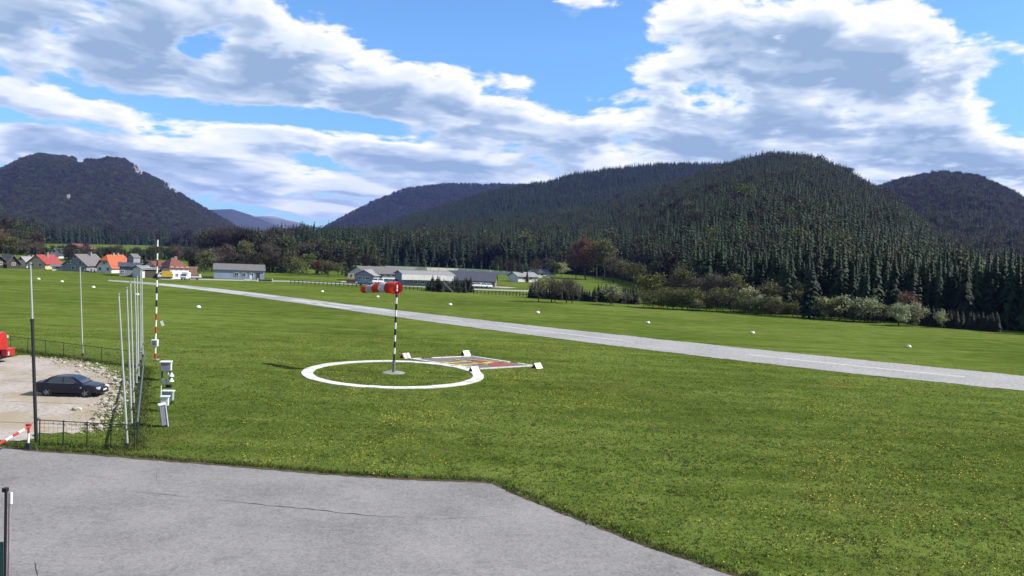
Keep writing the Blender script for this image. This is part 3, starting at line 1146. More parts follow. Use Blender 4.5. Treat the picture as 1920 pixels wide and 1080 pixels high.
# pale crags on the left mountain
def crag(px, py, s, label):
    a, e = AZEL(px, py)
    dd = np.linspace(1500, 2900, 400)
    zz = hillD.z(np.full(400, a), dd)
    ee = np.arctan2(zz + 7 - CAMZ, dd)
    i = int(np.argmax(ee >= e)) if (ee >= e).any() else int(np.argmax(ee))
    x, y, z = math.sin(a) * dd[i], math.cos(a) * dd[i], zz[i]
    r = random.Random(px)
    bm = bmesh.new()
    bmesh.ops.create_icosphere(bm, subdivisions=3, radius=1)
    for v in bm.verts:
        k = 1 + .25 * math.sin(v.co.x * 5 + px) * math.sin(v.co.z * 4) + r.uniform(-.16, .16)
        v.co = Vector((v.co.x * s * .7 * k, v.co.y * s * .5 * k, v.co.z * s * 1.25 * k))
    me = bpy.data.meshes.new('crag')
    bm.to_mesh(me)
    bm.free()
    me.materials.append(M_ROCK)
    return tag(link('rock_crag', me, None, (x, y, z + s * .55)), label, 'rock', 'crags on the left mountain')


crag(255, 318, 12, 'tall pale crag just below the right shoulder of the left mountain')
crag(263, 325, 8, 'small pale crag beside the tall one on the left mountain')
crag(314, 349, 11, 'pale crag halfway down the right ridge of the left mountain')
crag(328, 358, 8, 'lowest small pale crag on the right ridge of the left mountain')
crag(128, 371, 8, 'lone pale rock on the wooded face of the left mountain')

# spruces one can tell apart along the foot of the hill
zones = [(1180, 'behind the clubhouse and the court wall'), (1300, 'above the brown shrub row'), (1430, 'behind the round pale blossoming tree'), (1535, 'behind the tall lone spruce'),
         (1640, 'above the bushes right of the tall lone spruce'), (1740, 'behind the largest pale blossoming bush'), (1880, 'behind the young conifer plantation'), (9999, 'at the right picture edge')]
for i, (a, d, z, h) in enumerate(near_spruces):
    zone = next(nm for px, nm in zones if a < AZEL(min(px, 3000), 560)[0] or px == 9999)
    plant_spruce('spruce_tree', (math.sin(a) * d, math.cos(a) * d, z), h, ('tall ' if h > 12.5 else 'short ' if h < 10.5 else '') + 'dark spruce in the forest front ' + zone, 'spruces at the forest front', random.uniform(.8, 1.15))

# light green broadleaf trees standing out of the dark hillside
hill_spots = [(1393, 384, 17, 'largest light green tree on the face of the dome hill'), (1297, 403, 13, 'light green tree on the left face of the dome hill'), (1304, 415, 11, 'small light green tree just below the one on the left face'),
              (1246, 392, 10, 'light green tree far left on the dome hill'), (1364, 391, 10, 'small light green tree left of the largest one on the hill'), (1352, 470, 12, 'light green tree low on the dome hill'), (1480, 470, 11, 'light green tree low in the middle of the dome hill'),
              (1718, 412, 9, 'topmost light green tree on the right edge of the dome hill'), (1732, 423, 8, 'second light green tree down the right edge of the dome hill'), (1746, 433, 8, 'third light green tree down the right edge of the dome hill'),
              (1761, 446, 8, 'fourth light green tree down the right edge of the dome hill'), (1776, 459, 7, 'fifth light green tree down the right edge of the dome hill'), (1790, 470, 7, 'lowest light green tree on the right edge of the dome hill')]
for px, py, hh, lb in hill_spots:
    a, e = AZEL(px, py)
    dr = float(np.interp(a, *hillA.dr))
    df = float(np.interp(a, *hillA.df))
    dd = np.linspace(df, dr, 400)
    zz = hillA.z(np.full(400, a), dd)
    ee = np.arctan2(zz + 6 - CAMZ, dd)
    i = int(np.argmax(ee >= e)) if (ee >= e).any() else 399
    plant('hillside_tree', 'green', 0, 0, 0, lb, 'tree', 'light green trees on the dome hill', 1.05, (math.sin(a) * dd[i], math.cos(a) * dd[i], zz[i]), hh + 2.5)

# ------------------------------------------------------------------ trees along the field edge and in the valley
FE_G = 'shrubs and small trees along the far field edge'


def row(name, kind, px0, py0, px1, py1, n, hpx, label, cat, group, wide=1.0, jit=.25, jy=1.2):
    for i in range(n):
        u = (i + .5 + random.uniform(-jit, jit)) / n
        x, y = px0 + (px1 - px0) * u, py0 + (py1 - py0) * u + random.uniform(-jy, 0)
        plant(name, random.choice(kind) if isinstance(kind, (list, tuple)) else kind, x, y, y - hpx * random.uniform(.75, 1.25), label, cat, group, wide * random.uniform(.85, 1.2))


for x, y, t, nth in [(1010, 567, 521, 'leftmost'), (1034, 567, 517, 'second from the left'), (1041, 567, 526, 'third and middle'), (1062, 568, 518, 'fourth from the left'), (1072, 569, 524, 'rightmost')]:
    plant('young_tree', 'bare', x, y, t, nth + ' of five bare young trees in front of the dark hedge', 'tree', 'bare young trees on the field', 1.15)
row('hedge_conifer', 'thuja', 990, 559, 1195, 571, 40, 28, 'dark conifer in the hedge behind the five bare young trees', 'hedge tree', 'conifers of the long field hedge', 1.15)
plant('bush', 'paleshrub', 1145, 572, 536, 'rounded pale flecked bush standing alone before the hedge', 'bush', None, 1.1)
plant('bush', 'olive', 1150, 573, 545, 'low dark green bush at the foot of the pale lone bush', 'bush', None, 1.4)
plant('young_tree', 'bare', 1178, 575, 547, 'thin small bare tree right of the lone bush', 'tree', None, .9)
plant('willow_tree', 'green', 1218, 566, 512, 'yellow green willow rising above the brown shrub row', 'tree', None, 1.35)
plant('willow_tree', 'green', 1245, 570, 528, 'smaller yellow green willow right of the tall one', 'tree', None, 1.2)
plant('conical_tree', 'olive', 1188, 546, 488, 'cone shaped dark green tree behind the hedge', 'tree', None, .85)
row('shrub', ['brownshrub', 'shrub'], 1203, 577, 1390, 587, 21, 32, 'brown budding shrub in the row left of the pale round tree', 'shrub', FE_G, 1.0)
row('shrub', ['shrub', 'paleshrub', 'brownshrub'], 1215, 579, 1330, 584, 8, 20, 'low pale tipped shrub before the brown row', 'shrub', FE_G, 1.2)
row('hedge_tree', ['bare', 'olive'], 1262, 572, 1385, 582, 9, 60, 'tall thin budding tree behind the brown shrub row', 'tree', FE_G, .9)
plant('blossom_tree', 'pale', 1396, 586, 534, 'round pale blossoming tree, tallest pale crown of the field edge', 'tree', None, 1.15)
plant('blossom_tree', 'pale', 1421, 588, 553, 'small pale blossoming tree just right of the tallest pale crown', 'tree', None, 1.2)
plant('blossom_tree', 'pale', 1455, 590, 557, 'small pale round tree left of the tall lone spruce', 'tree', None, 1.15)
row('shrub', ['brownshrub', 'shrub'], 1382, 589, 1500, 595, 12, 26, 'brown shrub below the pale blossoming trees', 'shrub', FE_G, 1.05)
for x, y, t, lb in [(1448, 588, 528, 'left'), (1470, 588, 524, 'middle'), (1492, 590, 532, 'right')]:
    plant('field_tree', 'olive', x, y, t, lb + ' of three broad grey green trees beside the tall spruce', 'tree', 'broad trees beside the tall spruce', 1.25)
b = G(1517, 597)
plant_spruce('spruce_tree', b, HT(1517, 489, b), 'tall dark spruce standing out from the field edge alone', None, 1.5)
row('shrub', ['shrub', 'olive', 'brownshrub'], 1533, 599, 1665, 607, 16, 34, 'budding shrub in the row right of the tall spruce', 'shrub', FE_G, 1.1)
for x, y, t, lb in [(1543, 599, 561, 'pale willow shrub nearest the tall lone spruce'), (1574, 601, 557, 'broad pale tipped bush second from the spruce'),
                    (1602, 603, 570, 'low pale yellow bush between two taller bushes'), (1628, 605, 562, 'pale flecked bush left of the green gap')]:
    plant('bush', 'paleshrub', x, y, t, lb, 'bush', None, 1.15)
for x, y, t, w_, lb in [(1684, 611, 564, 1.25, 'largest pale blossoming bush at the right of the field edge'), (1700, 611, 577, 1.1, 'lower pale bush leaning on the largest one'), (1718, 612, 570, .85, 'slim pale bush right of the largest one'), (1762, 615, 583, .7, 'last thin pale bush before the young conifers')]:
    plant('bush', 'pale' if w_ > 1 else 'paleshrub', x, y, t, lb, 'bush', None, w_)
row('young_conifer', 'thuja', 1728, 611, 1872, 623, 34, 30, 'young dark conifer in the plantation at the right of the field edge', 'conifer', 'young conifers at the right field edge', 1.1)
plant('bare_tree', 'reddish', 1690, 606, 548, 'reddish bare tree behind the largest pale bush', 'tree', None, 1.0)
# valley trees in the middle distance
for x, y, t, k, w_, lb in [(1098, 524, 447, 'reddish', .95, 'tall reddish brown tree by the green field strip'), (1118, 524, 447, 'green', .9, 'tall light green tree right of the reddish one'), (1132, 526, 443, 'olive', .85, 'tall olive tree, rightmost of the tall group by the field strip'),
                           (1080, 522, 470, 'bare', 1.0, 'bare grey tree left of the reddish tall tree'), (1053, 519, 489, 'pale', 1.2, 'round pale green tree by the white farmhouse'), (1150, 530, 478, 'bare', 1.0, 'bare tree at the right end of the field strip'),
                           (1165, 532, 484, 'olive', .9, 'olive tree above the conifer hedge'), (1258, 548, 484, 'bare', 1.1, 'tall bare grey tree at the forest edge'), (1285, 553, 484, 'olive', 1.0, 'dull green tree at the forest edge by the bare one'),
                           (545, 512, 468, 'olive', 1.0, 'olive tree right of the blue hall'), (575, 515, 475, 'green', 1.3, 'broad light green tree right of the blue hall'), (560, 517, 488, 'shrub', 1.2, 'bushy shrub under the light green tree'),
                           (596, 517, 484, 'reddish', 1.2, 'russet round tree between hall and clubhouse'), (615, 519, 488, 'olive', 1.2, 'low olive tree left of the yellow billboard'), (634, 520, 492, 'olive', 1.0, 'small tree beside the yellow billboard'),
                           (382, 512, 470, 'olive', 1.2, 'olive tree by the utility pole'), (396, 510, 462, 'bare', 1.1, 'bare tree left of the blue hall'), (425, 505, 455, 'bare', 1.0, 'tall bare tree behind the blue hall'), (505, 510, 452, 'bare', 1.0, 'tall bare tree at the right end of the blue hall'),
                           (455, 500, 452, 'olive', 1.0, 'olive tree behind the roof of the blue hall'), (20, 488, 444, 'olive', 1.1, 'olive tree above the dark barns'), (48, 486, 446, 'bare', 1.0, 'bare tree above the white walled house'), (72, 480, 452, 'bare', 1.1, 'bare tree above the red roofed house'),
                           (108, 484, 464, 'olive', 1.2, 'olive tree below the white gabled cottage'), (5, 484, 430, 'reddish', .9, 'reddish tree at the left edge of the village'), (160, 486, 462, 'bare', 1.3, 'bare tree behind the grey gabled house'), (290, 495, 458, 'olive', 1.0, 'olive tree behind the white farm buildings'), (330, 494, 462, 'bare', 1.2, 'bare tree behind the hipped roof')]:
    plant('valley_tree', k, x, y, t, lb, 'tree', None, w_)
row('garden_conifer', 'thuja', 182, 492, 285, 498, 13, 24, 'small dark garden conifer behind the village houses', 'conifer', 'garden conifers behind the village', .75)
row('garden_conifer', 'thuja', 800, 547, 884, 550, 20, 23, 'dark conifer in the clipped block by the leaning ladder', 'hedge tree', 'conifers of the dark block hedge', 1.5, jy=3)
for x, y, t, lb in [(962, 527, 486, 'tall spruce at the end of the white court wall'), (978, 528, 493, 'shorter spruce beside the court wall spruce'), (988, 530, 505, 'low spruce left of the white farmhouse'), (530, 512, 462, 'dark spruce right of the blue hall')]:
    b = G(x, y)
    plant_spruce('spruce_tree', b, HT(x, t, b), lb, None, 1.3)

# ------------------------------------------------------------------ houses
WALLM, ROOFM = {}, {}


def wallm(n, c):
    return pm('render_' + n, c, 0.85, var=0.06, scale=0.7, dirt=tuple(x * .8 for x in c))


def roofm(n, c):
    return pm('roof_' + n, c, 0.7, var=0.16, scale=1.6, bump=0.4, bscale=6)


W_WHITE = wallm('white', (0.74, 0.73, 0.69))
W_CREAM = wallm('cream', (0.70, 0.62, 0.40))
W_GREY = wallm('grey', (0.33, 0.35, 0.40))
W_TIMBER = wallm('timber', (0.085, 0.070, 0.060))
W_BLUE = wallm('pale_blue', (0.42, 0.52, 0.66))
W_OLIVE = wallm('olive', (0.26, 0.25, 0.22))
R_RED = roofm('red', (0.40, 0.06, 0.06))
R_ORANGE = roofm('orange', (0.58, 0.13, 0.045))
R_BROWN = roofm('brown', (0.24, 0.085, 0.065))
R_GREY = roofm('grey', (0.20, 0.19, 0.19))
R_DARK = roofm('dark', (0.075, 0.085, 0.12))
R_PALE = roofm('pale', (0.34, 0.34, 0.36))


def house(name, label, cat, pos, rz, L, W, hw, hr, wm, rm, kind='gable', over=.45, wins=(), chimney=None, door=None, group=None, wall2=None, gable=None):
    """L along local x (ridge direction), W along local y; wins: (side, u, z, w, h); sides f(-y) b r(+x) l(-x)"""
    t = thing(name, label, cat, pos, rz, group)
    l, w_ = L / 2, W / 2
    mb = MB()
    c4 = [(-l, -w_), (l, -w_), (l, w_), (-l, w_)]
    vs = [(x, y, -.3) for x, y in c4] + [(x, y, hw) for x, y in c4]
    fs = [(0, 1, 5, 4), (1, 2, 6, 5), (2, 3, 7, 6), (3, 0, 4, 7), (0, 3, 2, 1)]
    if kind in ('gable', 'half'):
        vs += [(-l, 0, hw + hr), (l, 0, hw + hr)]
        fs += [(4, 8, 7), (5, 6, 9)]
        if kind == 'half':
            vs[8] = (-l + W * .18, 0, hw + hr)
            vs[9] = (l - W * .18, 0, hw + hr)
    mb.add(vs, fs)
    mb.build('wall', wm, t)
    if gable is not None:
        MB().add([(l + .012, -w_, hw * .55), (l + .012, w_, hw * .55), (l + .012, w_, hw), (l + .012, 0, hw + hr - .1), (l + .012, -w_, hw)], [(0, 1, 2, 3, 4)]).build('gable_boarding', gable, t)
    o, th = over, .16
    sl = hr / w_
    ze = hw - o * sl + .05
    mb = MB()
    if kind == 'gable':
        for s in (-1, 1):
            a = [(-l - o, s * (w_ + o), ze), (l + o, s * (w_ + o), ze), (l + o, 0, hw + hr + .05), (-l - o, 0, hw + hr + .05)]
            mb.add(a + [(x, y, z + th) for x, y, z in a], [(0, 1, 2, 3), (4, 5, 6, 7), (0, 1, 5, 4), (1, 2, 6, 5), (2, 3, 7, 6), (3, 0, 4, 7)])
    elif kind == 'flat':
        mb.box((0, 0, hw + .12), (L + 2 * o, W + 2 * o, .24))
    else:
        k = (min(W * .5, l * .8) if kind == 'hip' else W * .24)
        zr = hw + hr + .12
        zk = ze if kind == 'hip' else hw + hr * .52
        b4 = [(-l - o, -w_ - o, ze), (l + o, -w_ - o, ze), (l + o, w_ + o, ze), (-l - o, w_ + o, ze)]
        if kind == 'hip':
            vs = b4 + [(-l + k, 0, zr), (l - k, 0, zr)] + [(x, y, z - th) for x, y, z in b4]
            mb.add(vs, [(0, 1, 5, 4), (1, 2, 5), (2, 3, 4, 5), (3, 0, 4), (0, 1, 7, 6), (1, 2, 8, 7), (2, 3, 9, 8), (3, 0, 6, 9), (6, 7, 8, 9)])
        else:
            yk = (w_ + o) * .48
            vs = b4 + [(-l - o, -yk, zk), (l + o, -yk, zk), (l + o, yk, zk), (-l - o, yk, zk), (-l + k, 0, zr), (l - k, 0, zr)]
            mb.add(vs, [(0, 1, 5, 9, 8, 4), (5, 6, 9), (2, 3, 7, 8, 9, 6), (7, 4, 8)])
    roof = mb.build('roof', rm, t)
    if chimney:
        for cx, cy, ch in chimney:
            MB().box((cx, cy, hw + hr + ch / 2 - .5), (.6, .6, ch + .6)).box((cx, cy, hw + hr + ch - .15), (.75, .75, .12)).build('chimney', M_CONC, roof)
    for i, (sd, u, z, ww, wh) in enumerate(wins):
        R_, dd = {'f': (0, w_), 'r': (math.pi / 2, l), 'b': (math.pi, w_), 'l': (-math.pi / 2, l)}[sd]
        fr = MB()
        for (cx, cz, sx, sz) in ((0, wh / 2, ww + .16, .08), (0, -wh / 2, ww + .16, .08), (-ww / 2, 0, .08, wh), (ww / 2, 0, .08, wh), (0, 0, .06, wh)):
            fr.box((cx, -.05, cz), (sx, .10, sz))
        px_ = {'f': (u, -dd), 'r': (dd, u), 'b': (-u, dd), 'l': (-dd, -u)}[sd]
        fo = fr.build('window', M_WHITE, t, (*px_, z), R_)
        MB().box((0, -.02, 0), (ww - .06, .05, wh - .06)).build('pane', M_GLASS, fo)
    if door:
        for sd, u, ww, wh in (door if isinstance(door, list) else [door]):
            R_, dd = {'f': (0, w_), 'r': (math.pi / 2, l)}[sd]
            px_ = {'f': (u, -dd), 'r': (dd, u)}[sd]
            MB().box((0, -.03, wh / 2), (ww, .07, wh)).box((ww * .35, -.09, wh * .48), (.05, .06, .2)).build('door', W_TIMBER, t, (*px_, 0), R_)
    return t


def face(p):
    """yaw that turns a house's local -y side towards the camera"""
    return -math.atan2(p[0], p[1])


def span(x0, x1, y):
    a, b = G(x0, y), G(x1, y)
    return (a + b) / 2, (b - a).length


# dark barns at the left edge (gable ends to the camera: ridge runs away from it)
def gable_house(name, label, x0, x1, ybase, yeave, yapex, depth, wm, rm, turn=0.0, cat='house', **kw):
    c, wd = span(x0, x1, ybase)
    he, ha = HT((x0 + x1) / 2, yeave, c), HT((x0 + x1) / 2, yapex, c)
    rz = face(c) + math.pi / 2 + turn          # local +x points away, so the l(-x) end faces the camera
    dirv = Vector((math.cos(rz), math.sin(rz), 0))
    return house(name, label, cat, c + dirv * depth / 2, rz, depth, wd * .96, he, max(ha - he, .6), wm, rm, **kw)


def long_house(name, label, x0, x1, ybase, yeave, yapex, depth, wm, rm, turn=0.0, cat='house', **kw):
    c, wd = span(x0, x1, ybase)
    he, ha = HT((x0 + x1) / 2, yeave, c), HT((x0 + x1) / 2, yapex, c)
    rz = face(c) + turn
    dirv = Vector((-math.sin(rz), math.cos(rz), 0))
    return house(name, label, cat, c + dirv * depth / 2, rz, wd * .97, depth, he, max(ha - he, .5), wm, rm, **kw)


gable_house('timber_barn', 'dark timber barn at the left edge of the village', -14, 14, 503, 493, 481, 9, W_TIMBER, R_GREY, .3, 'barn', wins=[('l', 0, 1.4, .9, .8)])
gable_house('timber_barn', 'dark timber barn left of the white walled house', 14, 36, 503.5, 493, 480, 8, W_TIMBER, R_GREY, .3, 'barn', wins=[('l', 0, 1.3, .8, .7)])
gable_house('village_house', 'grey roofed house with a white lit side wall beside the dark barns', 30, 50, 502, 493, 482, 8, W_WHITE, R_PALE, -.55, wins=[('l', 0, 2.6, .8, .9), ('l', -.9, 1, .7, .8)], chimney=[(1, 0, .7)])
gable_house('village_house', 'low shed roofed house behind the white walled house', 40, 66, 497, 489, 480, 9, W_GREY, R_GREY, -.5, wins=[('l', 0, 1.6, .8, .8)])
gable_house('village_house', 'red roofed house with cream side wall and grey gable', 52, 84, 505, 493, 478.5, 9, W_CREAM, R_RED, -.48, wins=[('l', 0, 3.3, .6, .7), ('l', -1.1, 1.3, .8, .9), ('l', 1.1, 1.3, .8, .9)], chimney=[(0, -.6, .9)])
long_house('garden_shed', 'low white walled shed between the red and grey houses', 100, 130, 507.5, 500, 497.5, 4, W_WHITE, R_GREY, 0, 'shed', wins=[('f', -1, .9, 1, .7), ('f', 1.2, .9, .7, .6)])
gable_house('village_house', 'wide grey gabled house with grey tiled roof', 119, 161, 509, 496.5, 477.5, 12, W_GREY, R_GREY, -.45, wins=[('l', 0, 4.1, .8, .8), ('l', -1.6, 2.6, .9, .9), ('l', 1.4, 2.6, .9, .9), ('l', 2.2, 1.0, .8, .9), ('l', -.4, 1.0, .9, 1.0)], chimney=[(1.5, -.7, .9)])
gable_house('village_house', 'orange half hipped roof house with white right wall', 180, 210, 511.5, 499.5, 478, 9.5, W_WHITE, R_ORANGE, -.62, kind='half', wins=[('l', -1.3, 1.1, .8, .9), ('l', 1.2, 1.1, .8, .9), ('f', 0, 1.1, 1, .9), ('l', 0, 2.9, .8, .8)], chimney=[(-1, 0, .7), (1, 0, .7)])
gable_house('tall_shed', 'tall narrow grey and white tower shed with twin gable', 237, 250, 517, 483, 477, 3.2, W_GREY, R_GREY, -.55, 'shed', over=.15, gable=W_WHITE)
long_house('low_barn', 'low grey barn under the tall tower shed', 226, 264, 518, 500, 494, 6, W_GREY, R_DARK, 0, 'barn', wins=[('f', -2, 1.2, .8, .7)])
long_house('carport', 'white open carport with a blue upper band', 267, 294, 521, 505, 500, 6, W_WHITE, R_PALE, .4, 'carport', door=('f', .2, 2.8, 2.0), wins=[('f', .3, 2.35, 3.0, .5)])
long_house('farm_wing', 'low white farm wing behind the yellow truck', 293, 322, 521, 500, 492, 8, W_WHITE, R_BROWN, .4, 'farm wing', wins=[('f', -1.2, 1.9, .9, .7), ('f', 1.4, 1.9, .9, .7)])
long_house('farm_house', 'white house with red brown hipped roof by the trucks', 319, 353, 523, 501.5, 485, 8, W_WHITE, R_BROWN, .4, kind='hip', over=.35, wins=[('f', u, z, .6, .8) for u in (-2, -.6, .6, 2) for z in (1.0, 2.7)] + [('r', 0, 1.4, .9, 1)], chimney=[(.8, .6, .5)])
gable_house('hill_cottage', 'small white gabled cottage up behind the village', 94, 107, 484, 477, 466, 9, W_WHITE, R_DARK, -.4, wins=[('l', 0, 3, 1.0, 1.0)])
gable_house('hill_house', 'brown roofed farmhouse above the village gardens', 122, 145, 471, 466, 457, 12, W_TIMBER, R_BROWN, -.9, wins=[('f', -2, 1.6, 1.4, 1.2), ('f', 2, 1.6, 1.4, 1.2)])
long_house('hill_house', 'greyish house half hidden above the wide gabled house', 112, 138, 480, 474, 468, 7, W_OLIVE, R_GREY, .1, wins=[('f', -1, 1.5, 1, 1)])
long_house('blue_hall', 'pale blue hall with grey roof and three windows', 407, 488, 523, 507, 497, 9, W_BLUE, R_GREY, .0, 'hall', over=.3, wins=[('f', u, 1.25, 1.0, .9) for u in (-.7, 1.2, 3.2)], door=('f', 5.0, .9, 1.8))
long_house('clubhouse', 'wide clubhouse with low grey roof and white upper wall', 690, 752, 529, 513, 502, 12, W_WHITE, R_GREY, .45, 'clubhouse', over=.7, wins=[('f', u, 2.1, 1.2, .5) for u in (-3, -1, 1, 3)], door=('f', -1.5, 1, 1.9))
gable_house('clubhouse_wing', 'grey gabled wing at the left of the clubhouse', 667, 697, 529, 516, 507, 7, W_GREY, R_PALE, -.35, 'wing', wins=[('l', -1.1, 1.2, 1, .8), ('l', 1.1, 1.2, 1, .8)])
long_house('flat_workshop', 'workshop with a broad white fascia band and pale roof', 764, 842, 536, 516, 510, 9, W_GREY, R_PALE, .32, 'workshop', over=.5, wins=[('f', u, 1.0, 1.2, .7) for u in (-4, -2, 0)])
c_, w__ = span(763, 841, 536)
MB().box((0, 0, 0), (w__, .25, 1.5)).build('fascia_board', W_WHITE, None, AT(802, 520.5, c_) + Vector((.15, -.75, 0)), face(c_) + .32)
o_ = bpy.data.objects['fascia_board']
tag(o_, 'broad white fascia band across the workshop front', 'fascia')
long_house('dark_roof_hall', 'low hall with dark blue grey roof behind the hedge', 848, 916, 536, 527, 510.5, 12, W_OLIVE, R_DARK, -.08, 'hall', over=.3, wins=[('f', 3, 1.0, 1.2, .7)])
long_house('white_farmhouse', 'white farmhouse half hidden by trees right of the court wall', 976, 1004, 529, 519, 512, 8, W_WHITE, R_PALE, .5, wins=[('f', 1, 1.4, 1, .9), ('f', -1.5, 1.4, 1, .9)])
long_house('white_farmhouse', 'small white house behind the five bare trees', 1006, 1026, 521, 512, 506, 7, W_WHITE, R_DARK, .5, wins=[('f', 0, 1.6, 1.2, 1)])

# sports court: green net fence, white court wall with posts
M_NET = pm('green_net', (0.02, 0.10, 0.075), 0.8, var=0.2)


def court():
    t = thing('court_fence', 'tall green net fence of the sports court', 'fence', (0, 0, 0))
    a, b_ = G(722, 503), G(797, 507)
    h0 = HT(722, 489, a)
    d = (b_ - a)
    for i in range(9):
        p = a + d * (i / 8)
        MB().tube((p.x, p.y, -.2), (p.x, p.y, h0), .09, .09, 6).build('post', M_NET, t)
    net = MB()
    for k in range(14):
        z = .3 + (h0 - .4) * k / 13
        net.tube((a.x, a.y, z), (b_.x, b_.y, z), .035, .035, 4)
    for k in range(61):
        p = a + d * (k / 60)
        net.tube((p.x, p.y, .3), (p.x, p.y, h0 - .1), .035, .035, 4)
    net.build('net', M_NET, t)
    w_ = thing('court_wall', 'long white court wall with grey posts running to the right', 'wall', (0, 0, 0))
    pts = [(722, 504), (800, 507), (860, 509), (920, 513), (962, 516)]
    for (x0, y0), (x1, y1) in zip(pts[:-1], pts[1:]):
        p, q = G(x0, y0), G(x1, y1)
        hh = max(HT(x0, y0 - 5.5, p), .8)
        m_ = (p + q) / 2
        MB().box((0, 0, hh / 2 - .1), ((q - p).length - .3, .3, hh + .2)).build('wall_panel', W_WHITE, w_, m_, math.atan2(q.y - p.y, q.x - p.x))
    for x in range(806, 962, 16):
        y = 504 + (x - 722) * .05
        p = G(x, y) + Vector((0, 1.5, 0))
        MB().tube((p.x, p.y, -.2), (p.x, p.y, HT(x, y - 16, p)), .10, .08, 6).build('post', M_STEEL, w_)


court()

# valley road and its low post fence
def ribbon(name, px, half, mat, z):
    P = [G(*p) for p in px]
    vs = []
    for i, p in enumerate(P):
        d = (P[min(i + 1, len(P) - 1)] - P[max(i - 1, 0)]).normalized()
        n = Vector((-d.y, d.x, 0)) * half
        vs += [(p.x - n.x, p.y - n.y, z), (p.x + n.x, p.y + n.y, z)]
    o = MB().add(vs, [(2 * i, 2 * i + 1, 2 * i + 3, 2 * i + 2) for i in range(len(P) - 1)]).build(name, mat)
    o['kind'] = 'structure'


ribbon('road', [(300, 523), (400, 524.5), (480, 526), (540, 527.5), (640, 532), (720, 535), (800, 539), (900, 543), (1000, 546), (1080, 548)], 3.2, M_ROAD, 0.02)
ribbon('car_park', [(640, 528), (700, 530), (760, 532), (800, 534)], 4.5, M_ROAD, 0.034)
ribbon('forecourt', [(884, 536), (930, 538), (962, 540)], 4.0, M_GRAVEL, 0.03)
ribbon('field_strip', [(1030, 516), (1100, 521), (1180, 529), (1240, 536)], 16, M_GRASS, 0.015)
M_WOOD = pm('weathered_wood', (0.11, 0.095, 0.075), 0.9, var=0.25, scale=5)


def post_rail(label, px, n, h=1.0):
    t = thing('field_fence', label, 'fence', (0, 0, 0))
    P = [G(*p) for p in px]
    L = [0]
    for a, b in zip(P[:-1], P[1:]):
        L.append(L[-1] + (b - a).length)
    prev = None
    for i in range(n):
        s = L[-1] * i / (n - 1)
        k = max(j for j in range(len(L) - 1) if L[j] <= s + 1e-6)
        p = P[k].lerp(P[k + 1], (s - L[k]) / (L[k + 1] - L[k]))
        MB().box((0, 0, h / 2 - .1), (.14, .14, h + .2)).build('post', M_WOOD, t, p)
        if prev is not None:
            for z in (h * .85, h * .5):
                d = p - prev
                MB().box((0, 0, 0), (d.length, .05, .10)).build('rail', M_WOOD, t, (prev + p) / 2 + Vector((0, -.1, z)), math.atan2(d.y, d.x))
        prev = p


post_rail('low wooden field fence along the road left of the dark hedge', [(545, 532), (640, 537), (720, 541), (798, 546)], 34)
post_rail('low wooden field fence between the dark hedge and the bare trees', [(888, 551), (940, 553), (1000, 557)], 18)

# ------------------------------------------------------------------ windsock, its ring and the signal square
SOCK_R = leafmat('windsock_red', (1.40, 0.17, 0.09), 0.0, 0.5)
SOCK_W = leafmat('windsock_white', (1.05, 1.03, 1.10), 0.0, 0.5)


def windsock():
    b = G(738, 699)
    t = thing('windsock', 'red and white windsock on a black and white banded pole', 'windsock', b)
    top = AT(744, 541, b) - b
    hp = top.z
    ax = Vector((top.x, top.y, hp))
    MB().lathe([(0.0, .06), (.85, .06), (.95, .02), (.95, -.05), (0, -.05)], 20).build('base_slab', M_CONC, t)
    n, z0 = 12, 1.05
    MB().tube((0, 0, 0), ax * (z0 / hp), .14, .13, 12).build('pole_foot', M_STEEL, t)
    for i in range(n):
        a, c = z0 + (hp + .3 - z0) * i / n, z0 + (hp + .3 - z0) * (i + 1) / n
        MB().tube(ax * (a / hp), ax * (c / hp), .085, .085, 12).build('pole_band', M_BLACK if i % 2 == 0 else M_WHITE, t)
    # sock: five tapered sections, slightly sagging, flying to the left
    secs = [(0.0, .30, SOCK_R), (.30, .48, SOCK_W), (.48, .67, SOCK_R), (.67, .86, SOCK_W), (.86, 1.0, SOCK_R)]
    L, r0, r1 = 3.95, .52, .28
    dirv = Vector((-.84, .54, -.02)).normalized()
    side = dirv.cross(Vector((0, 0, 1))).normalized()
    up = side.cross(dirv)
    org = ax + Vector((.12, 0, .0))

    def ringpt(u, k, m, out=0.0):
        th = 2 * math.pi * k / m
        r = r0 + (r1 - r0) * u + .025 * math.sin(th * 5 + u * 9) * u + .02 * math.sin(u * 21) + out
        c = org + dirv * (L * u) + Vector((0, 0, -.16 * u * u + .05 * math.sin(u * 5)))
        return c + side * (r * math.cos(th)) + up * (r * 1.0 * math.sin(th))
    m = 28
    for a, c, mat in secs:
        k = 6
        vs, fs = [], []
        for j in range(k + 1):
            for q in range(m):
                vs.append(ringpt(a + (c - a) * j / k, q, m))
        for j in range(k):
            for q in range(m):
                fs.append((j * m + q, j * m + (q + 1) % m, (j + 1) * m + (q + 1) % m, (j + 1) * m + q))
        o = MB().add(vs, fs).build('sock_section', mat, t, smooth=True)
        sd = o.modifiers.new('cloth', 'SOLIDIFY')
        sd.thickness = .012
    hp_ = MB()
    pts = [ringpt(0, q, m, .012) for q in range(m)]
    hp_.path(pts + [pts[0]], .022, 6)
    for q in (0, 7, 14, 21):
        hp_.tube(org, pts[q], .016, .016, 6)
    hp_.tube(org, org + dirv * 1.0, .02, .02, 6)
    hp_.build('hoop_frame', M_DARKSTEEL, t)


windsock()


M_RINGW = pm('slab_white', (0.66, 0.65, 0.61), 0.6, var=0.10, scale=2.2, dirt=(0.44, 0.42, 0.33), objrand=0.10)


